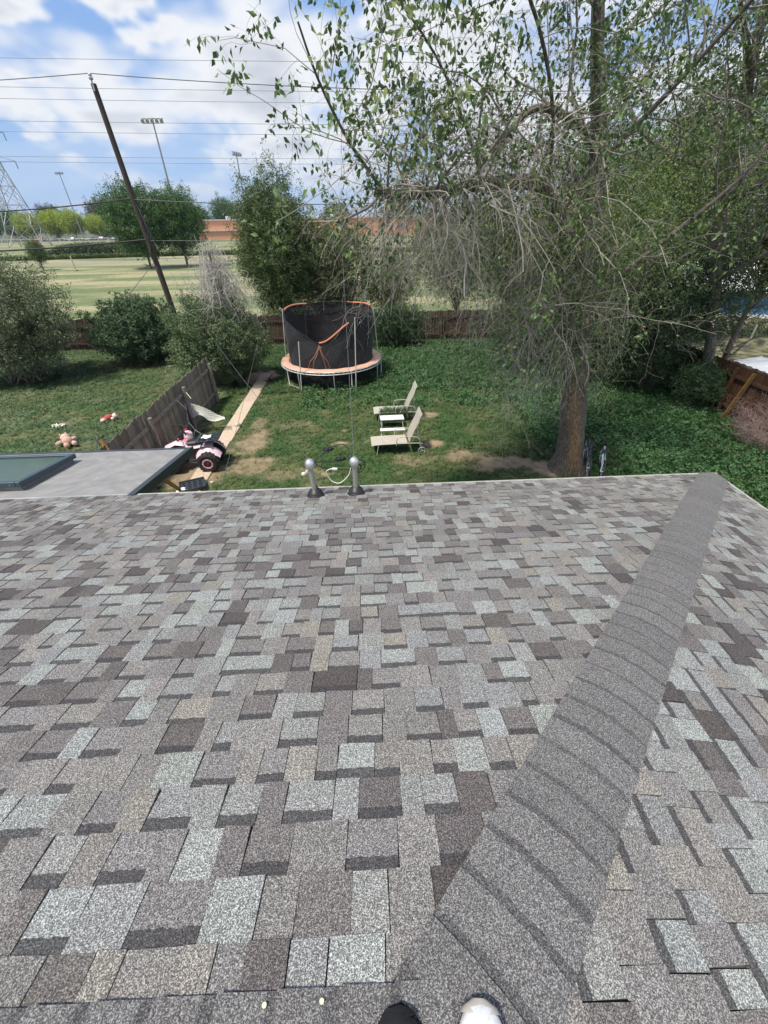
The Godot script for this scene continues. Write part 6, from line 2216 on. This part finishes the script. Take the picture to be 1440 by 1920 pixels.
# ------------------------------------------------------------------ bicycles at the elm
func bicycle(label: String, at: Vector3, turn: float, lean: float, frame_c: Color, s: float) -> void:
	var t := thing("bicycle", label, "bicycle", at, turn, "bicycles leaning by the elm")
	t.rotation.z = lean
	t.rotation_order = EULER_ORDER_YXZ
	var fm := flat("bike_paint_%s" % frame_c.to_html(), frame_c, 0.3)
	var blk := flat("bike_black", Color(0.015, 0.015, 0.016), 0.6)
	var alu := flat("bike_alloy", Color(0.6, 0.61, 0.62), 0.35, 0.7)
	var R := 0.31 * s
	# runs along z: front wheel away from the house
	var wf := Vector3(0, R, -0.52 * s)
	var wr := Vector3(0, R, 0.48 * s)
	for c in [wf, wr]:
		var wn := Node3D.new()
		wn.name = "wheel"
		t.add_child(wn, true)
		wn.position = c
		for q in [["tyre", R, 0.022, blk], ["rim", R - 0.03, 0.011, alu]]:
			var mb := MB.new()
			var p := PackedVector3Array()
			for i in 37: p.append(Vector3(0, sin(TAU * i / 36.0), cos(TAU * i / 36.0)) * float(q[1]))
			mb.tube(p, q[2], q[2], 8, false)
			add(q[0], mb, q[3], wn)
		var sp := MB.new()
		for i in 20:
			var a := TAU * i / 20.0
			sp.tube(line([Vector3(0.025 if i % 2 else -0.025, 0, 0), Vector3(0, sin(a), cos(a)) * (R - 0.03)]), 0.0018, 0.0018, 3, false)
		sp.tube(line([Vector3(-0.04, 0, 0), Vector3(0.04, 0, 0)]), 0.018, 0.018, 8)
		add("spokes", sp, alu, wn)
	var bb := Vector3(0, 0.28 * s, 0.04 * s)
	var st := Vector3(0, 0.74 * s, 0.20 * s)
	var hd := Vector3(0, 0.72 * s, -0.34 * s)
	var hl := Vector3(0, 0.58 * s, -0.38 * s)
	var fb := MB.new()
	for q in [[bb, st, 0.017], [st, hd, 0.017], [bb, hl, 0.02], [hd, hl, 0.021]]:
		fb.tube(line([q[0], q[1]]), q[2], q[2], 10)
	for sg in [-1.0, 1.0]:
		fb.tube(line([bb, wr + Vector3(0.05 * sg, 0, 0)]), 0.010, 0.010, 6)
		fb.tube(line([st * 0.97, wr + Vector3(0.05 * sg, 0, 0)]), 0.009, 0.009, 6)
	add("frame", fb, fm, t)
	var kb := MB.new()
	for sg in [-1.0, 1.0]:
		kb.tube(line([hl + Vector3(0.05 * sg, -0.04, 0), wf + Vector3(0.05 * sg, 0, 0)]), 0.015, 0.011, 8)
	kb.tube(line([hl + Vector3(-0.05, -0.04, 0), hl + Vector3(0.05, -0.04, 0)]), 0.014, 0.014, 6)
	add("fork", kb, alu, t)
	var hb := MB.new()
	hb.tube(line([hd, hd + Vector3(0, 0.16, 0.02)]), 0.014, 0.014, 8)
	hb.tube(curve([hd + Vector3(-0.31, 0.23, 0.10), hd + Vector3(-0.18, 0.22, 0.0), hd + Vector3(0, 0.17, -0.03), hd + Vector3(0.18, 0.22, 0.0), hd + Vector3(0.31, 0.23, 0.10)], 4), 0.013, 0.013, 8)
	add("handlebar", hb, blk, t)
	var pb := MB.new()
	pb.tube(line([st, st + Vector3(0, 0.13, 0.03)]), 0.013, 0.013, 8)
	add("seat_post", pb, alu, t)
	var sb := MB.new()
	sb.sheet([[st + Vector3(-0.02, 0.14, -0.14), st + Vector3(0.0, 0.16, -0.15), st + Vector3(0.02, 0.14, -0.14)], [st + Vector3(-0.035, 0.13, 0.0), st + Vector3(0, 0.155, 0.0), st + Vector3(0.035, 0.13, 0.0)], [st + Vector3(-0.08, 0.13, 0.12), st + Vector3(0, 0.165, 0.12), st + Vector3(0.08, 0.13, 0.12)], [st + Vector3(-0.05, 0.12, 0.17), st + Vector3(0, 0.14, 0.18), st + Vector3(0.05, 0.12, 0.17)]])
	add("saddle", sb, blk, t)
	var cb := MB.new()
	cb.lathe(PackedVector2Array([Vector2(0.02, -0.004), Vector2(0.09, -0.004), Vector2(0.09, 0.004), Vector2(0.02, 0.004)]), 20, Transform3D(Basis(Vector3.BACK, PI / 2), bb + Vector3(0.045, 0, 0)))
	cb.bar(bb + Vector3(0.06, 0, 0), bb + Vector3(0.07, -0.13, 0.08), 0.015, 0.015)
	cb.bar(bb + Vector3(-0.06, 0, 0), bb + Vector3(-0.07, 0.13, -0.08), 0.015, 0.015)
	add("crank", cb, blk, t)


func build_bicycles() -> void:
	bicycle("dark grey bicycle leaning closest to the elm trunk", Vector3(5.56, 0.02, -8.95), -0.36, 0.07, Color(0.10, 0.13, 0.15), 1.0)
	bicycle("pale blue and white bicycle, the outer one beside the elm", Vector3(5.86, 0.02, -8.75), -0.42, 0.06, Color(0.55, 0.68, 0.72), 0.86)


# ------------------------------------------------------------------ small things
func build_small() -> void:
	var r := RandomNumberGenerator.new()
	r.seed = 909
	# rope hammock slung from the fence post
	var hm := thing("rope_hammock", "white rope net hammock slung from the grey fence post", "hammock")
	var net := MB.new()
	var nu := 8
	var nv := 6
	var top_edge := curve([Vector3(-5.793, 0.898, -12.350), Vector3(-5.658, 0.911, -12.350), Vector3(-5.472, 0.870, -12.350), Vector3(-5.296, 0.795, -12.350), Vector3(-5.094, 0.684, -12.350), Vector3(-4.871, 0.517, -12.350), Vector3(-4.659, 0.421, -12.350)], 4)
	var low_edge := curve([Vector3(-5.721, 0.459, -12.050), Vector3(-5.511, 0.557, -12.050), Vector3(-5.324, 0.638, -12.050), Vector3(-5.177, 0.581, -12.050), Vector3(-5.064, 0.454, -12.050), Vector3(-4.876, 0.412, -12.050), Vector3(-4.592, 0.490, -12.050)], 4)
	var g := func(u: float, v: float) -> Vector3:      # u along the hammock from the fence, v across
		var a: Vector3 = at_frac(top_edge, clampf(u, 0.0, 0.999))[0]
		var b: Vector3 = at_frac(low_edge, clampf(u, 0.0, 0.999))[0]
		return a.lerp(b, clampf(v, 0.0, 1.0)) + Vector3(0, -0.06, -0.05) * sin(PI * clampf(v, 0.0, 1.0))
	for j in nv:
		for sg in [0.0, 1.0]:
			var pts := []
			for i in nu * 2 + 1:
				var off := 0.5 / nv * (1.0 if (i + int(sg)) % 2 else -1.0) * 0.9
				pts.append(g.call(float(i) / (nu * 2), (j + 0.5) / nv + off))
			net.tube(curve(pts, 2), 0.0095, 0.0095, 5, false)
	add("netting", net, flat("white_rope", Color(0.72, 0.72, 0.66), 0.8), hm)
	var rp := MB.new()
	rp.tube(curve([Vector3(-5.70, 1.32, -12.42), Vector3(-5.58, 1.18, -12.34), Vector3(-5.50, 1.08, -12.28)], 4), 0.012, 0.012, 6)
	rp.tube(curve([Vector3(-5.74, 1.20, -11.86), Vector3(-5.66, 1.0, -11.92), Vector3(-5.58, 0.86, -11.96)], 4), 0.010, 0.010, 6)
	rp.tube(line([Vector3(-5.56, 0.55, -11.75), Vector3(-5.42, 0.30, -11.72), Vector3(-5.50, 0.06, -11.62), Vector3(-5.22, 0.10, -11.72), Vector3(-5.42, 0.30, -11.72)]), 0.012, 0.012, 6)
	add("rope", rp, flat("white_rope", Color(0.72, 0.72, 0.66), 0.8), hm)
	var cl := MB.new()
	var rows := []
	for j in 7:
		var row := []
		for i in 5:
			row.append(Vector3(-5.62 + 0.045 * i + 0.015 * sin(j * 1.4), 1.12 - 0.12 * j - 0.02 * i, -12.18 + 0.04 * i + 0.05 * j + 0.02 * sin(i * 2.0 + j)))
		rows.append(row)
	cl.sheet(rows)
	tag(add("purple_cloth", cl, flat("purple_cloth", Color(0.045, 0.035, 0.065), 0.9)), "dark purple cloth hanging over the hammock at the fence", "cloth")
	# lumber
	var lum := wood_mat("orange_lumber", Color(0.52, 0.27, 0.06))
	var l1 := MB.new()
	l1.bar(Vector3(-5.50, 1.02, -7.95), Vector3(-5.86, 1.66, -8.20), 0.09, 0.035, Vector3(0, 0, 1), 0.003)
	tag(add("lumber_piece", l1, lum), "orange board leaning over the near end of the grey fence", "board")
	var l2 := MB.new()
	l2.bar(Vector3(-4.72, 0.05, -8.55), Vector3(-4.86, 0.75, -8.10), 0.09, 0.04, Vector3(1, 0, 0), 0.003)
	tag(add("lumber_piece", l2, lum), "orange board leaning under the corner of the patio roof", "board")
	# black plastic tray and what lies by it
	var tr := thing("plastic_crate", "flat black plastic grid crate on the path under the eave", "crate", Vector3(-4.52, 0.07, -8.72), 0.4)
	var tm := MB.new()
	for i in 5:
		tm.bar(Vector3(-0.26, 0.05, -0.2 + 0.1 * i), Vector3(0.26, 0.05, -0.2 + 0.1 * i), 0.03, 0.05, Vector3(0, 0, 1))
		tm.bar(Vector3(-0.26 + 0.13 * i, 0.051, -0.2), Vector3(-0.26 + 0.13 * i, 0.051, 0.2), 0.05, 0.03, Vector3(0, 1, 0))
	add("grid", tm, flat("crate_plastic", Color(0.03, 0.038, 0.048), 0.5), tr)
	var rim := MB.new()
	for sg in [-1.0, 1.0]:
		rim.box(Transform3D(Basis(), Vector3(0, 0.05, 0.235 * sg)), Vector3(0.60, 0.10, 0.025), 0.006)
		rim.box(Transform3D(Basis(), Vector3(0.29 * sg, 0.05, 0)), Vector3(0.025, 0.098, 0.44), 0.006)
	add("rim", rim, flat("crate_plastic", Color(0.03, 0.038, 0.048), 0.5), tr)
	var pp := MB.new()
	pp.sheet([[Vector3(-4.84, 0.10, -8.40), Vector3(-4.74, 0.13, -8.41), Vector3(-4.64, 0.10, -8.42)], [Vector3(-4.82, 0.13, -8.50), Vector3(-4.72, 0.18, -8.52), Vector3(-4.62, 0.12, -8.54)], [Vector3(-4.78, 0.11, -8.60), Vector3(-4.70, 0.14, -8.62), Vector3(-4.62, 0.10, -8.62)]])
	tag(add("plastic_bag", pp, flat("paper_white", Color(0.78, 0.78, 0.78), 0.8)), "small white plastic bag beside the black crate", "bag")
	# stuffed toys in the next yard
	plush("red and white stuffed toy lying in the neighbouring grass", Vector3(-8.92, 0.05, -13.35), Color(0.45, 0.07, 0.06), Color(0.70, 0.60, 0.52), 0.9, 0.6)
	plush("pinkish beige stuffed bear slumped near the patio roof edge", Vector3(-9.2, 0.05, -11.5), Color(0.55, 0.35, 0.27), Color(0.62, 0.42, 0.34), 1.2, 2.4)
	var lt := MB.new()
	for i in 9:
		lt.box(Transform3D(Basis.from_euler(Vector3(r.randf() * 2, r.randf() * 3, r.randf() * 2)), Vector3(-10.35 + r.randf_range(-0.22, 0.22), 0.09, -12.9 + r.randf_range(-0.08, 0.08))), Vector3(0.13, 0.02, 0.09), 0.004)
	tag(add("torn_foam", lt, flat("foam_white", Color(0.74, 0.72, 0.62), 0.9)), "scraps of torn white foam lying in the neighbouring grass", "litter")
	var bt := MB.new()
	for i in 7:
		bt.box(Transform3D(Basis.from_euler(Vector3(r.randf(), r.randf() * 3, r.randf())), Vector3(-8.35 + 0.09 * i, 0.08, -11.55 + 0.05 * sin(i * 2.0))), Vector3(0.16, 0.07, 0.10), 0.02)
	tag(add("dark_cloth", bt, flat("dark_cloth", Color(0.035, 0.045, 0.06), 0.9)), "dark blue grey crumpled cloth in the grass beyond patio roof", "cloth")
	# white litter by the round bush, blue tarp bit
	var wl := MB.new()
	wl.box(Transform3D(Basis.from_euler(Vector3(0.1, 0.4, 0.1)), Vector3(-8.55, 0.08, -19.9)), Vector3(0.35, 0.05, 0.2), 0.01)
	tag(add("white_scrap", wl, flat("foam_white", Color(0.74, 0.72, 0.62), 0.9)), "white scrap on the ground beside the round dark bush", "litter")
	var pl := MB.new()
	pl.bar(Vector3(-9.4, 0.06, -19.6), Vector3(-7.9, 0.10, -20.3), 0.12, 0.04, Vector3.UP, 0.003)
	tag(add("old_plank", pl, wood_mat("weathered_wood", Color(0.30, 0.27, 0.235))), "old grey plank lying at the foot of the round bush", "plank")
	# wood chips at the foot of the elm
	for q in [[Vector3(-4.35, 0.10, -12.45), 0.12, "whitish stone at the edge of the path near the hammock"], [Vector3(-4.12, 0.05, -8.95), 0.07, "small pale stone in the grass beside the path end"]]:
		var sb := MB.new()
		sb.ball(Transform3D(Basis.from_euler(Vector3(0.4, 1.0, 0.2)).scaled(Vector3(q[1], q[1] * 0.5, q[1] * 0.7)), q[0]), 6, 9)
		tag(add("stone", sb, flat("pale_stone", Color(0.55, 0.52, 0.45), 0.9)), q[2], "stone", "pale stones by the path")
	# shoes of whoever stands on the ridge
	shoe("white_sneaker", "white sneaker toe at the bottom edge on the ridge", Vector3(0.192, RIDGE_Y - 0.012, -0.078), -0.10, Color(0.80, 0.82, 0.85), Color(0.50, 0.46, 0.40), Color(0.55, 0.60, 0.74))
	shoe("black_sneaker", "black sneaker with grey tongue at the bottom edge on the ridge", Vector3(0.002, RIDGE_Y - 0.012, -0.075), 0.18, Color(0.008, 0.008, 0.009), Color(0.008, 0.008, 0.009), Color(0.30, 0.31, 0.33))


func plush(label: String, at: Vector3, c: Color, c2: Color, s: float, turn: float) -> void:
	var t := thing("stuffed_toy", label, "stuffed toy", at, turn, "stuffed toys in the neighbouring grass")
	var m1 := flat("plush_%s" % c.to_html(), c, 1.0)
	var m2 := flat("plush_%s" % c2.to_html(), c2, 1.0)
	m1.rim_enabled = true
	m2.rim_enabled = true
	var parts := [["body", Vector3(0, 0.10, 0), Vector3(0.17, 0.11, 0.12), m1], ["head", Vector3(0.22, 0.12, 0.02), Vector3(0.11, 0.10, 0.11), m2], ["arm", Vector3(0.10, 0.08, 0.15), Vector3(0.06, 0.05, 0.11), m2], ["arm", Vector3(0.08, 0.08, -0.15), Vector3(0.06, 0.05, 0.11), m1], ["leg", Vector3(-0.20, 0.07, 0.08), Vector3(0.11, 0.06, 0.06), m2], ["leg", Vector3(-0.19, 0.07, -0.09), Vector3(0.11, 0.06, 0.06), m1], ["ear", Vector3(0.27, 0.20, 0.08), Vector3(0.035, 0.035, 0.02), m1], ["ear", Vector3(0.27, 0.20, -0.05), Vector3(0.035, 0.035, 0.02), m1]]
	for p in parts:
		var mb := MB.new()
		mb.ball(Transform3D(Basis().scaled(p[2] * s), p[1] * s), 10, 14)
		for i in mb.v.size(): mb.v[i] += mb.n[i] * 0.008 * nz_a.get_noise_2d(mb.v[i].x * 60.0 + mb.v[i].y * 40.0, mb.v[i].z * 60.0)
		add(p[0], mb, p[3], t)


func shoe(called: String, label: String, at: Vector3, turn: float, upper: Color, toe: Color, panel: Color) -> void:
	# toe tip at the origin, heel towards +z
	var t := thing(called, label, "shoe", at, turn, "shoes on the ridge")
	var st := [[0.0, 0.012, 0.020], [0.012, 0.034, 0.036], [0.035, 0.046, 0.046], [0.07, 0.050, 0.056], [0.11, 0.050, 0.068], [0.15, 0.044, 0.085], [0.19, 0.040, 0.10], [0.24, 0.042, 0.105], [0.28, 0.036, 0.10], [0.292, 0.018, 0.085]]
	var rows := []
	for s in st:
		var row := []
		for i in 17:
			var a := PI * i / 16.0
			row.append(Vector3(cos(a) * s[1] * (1.0 + 0.06 * sin(a)), 0.022 + pow(sin(a), 0.7) * s[2], s[0]))
		rows.append(row)
	rows.reverse()
	var mb := MB.new()
	mb.sheet(rows)
	add("upper", mb, textured("shoe_%s" % called, upper, tex_soft, Vector3(4, 4, 4), 0.6, false, true), t)
	var so := MB.new()
	var srows := []
	for y in [0.0, 0.010, 0.026]:
		var row := []
		for i in st.size(): row.append(Vector3(st[i][1] + 0.006, y, st[i][0] - (0.004 if i == 0 else 0.0)))
		for i in range(st.size() - 1, -1, -1): row.append(Vector3(-st[i][1] - 0.006, y, st[i][0] - (0.004 if i == 0 else 0.0)))
		row.append(row[0])
		srows.append(row)
	so.sheet(srows)
	so.v = so.v
	add("sole", so, flat("sole_%s" % called, upper * 0.95, 0.6), t)
	var tc := MB.new()
	var trows := []
	for s in [[-0.002, 0.014, 0.016], [0.010, 0.036, 0.030], [0.020, 0.043, 0.036]]:
		var row := []
		for i in 13:
			var a := PI * i / 12.0
			row.append(Vector3(cos(a) * (s[1] + 0.002), 0.022 + pow(sin(a), 0.7) * (s[2] + 0.003), s[0]))
		trows.append(row)
	trows.reverse()
	tc.sheet(trows)
	add("toe_cap", tc, flat("toe_%s" % called, toe, 0.7), t)
	var pn := MB.new()
	pn.sheet([[Vector3(-0.022, 0.100, 0.14), Vector3(0, 0.106, 0.14), Vector3(0.022, 0.100, 0.14)], [Vector3(-0.026, 0.082, 0.08), Vector3(0, 0.088, 0.08), Vector3(0.026, 0.082, 0.08)], [Vector3(-0.020, 0.070, 0.045), Vector3(0, 0.074, 0.04), Vector3(0.020, 0.070, 0.045)]])
	add("tongue", pn, flat("tongue_%s" % called, panel, 0.8), t)
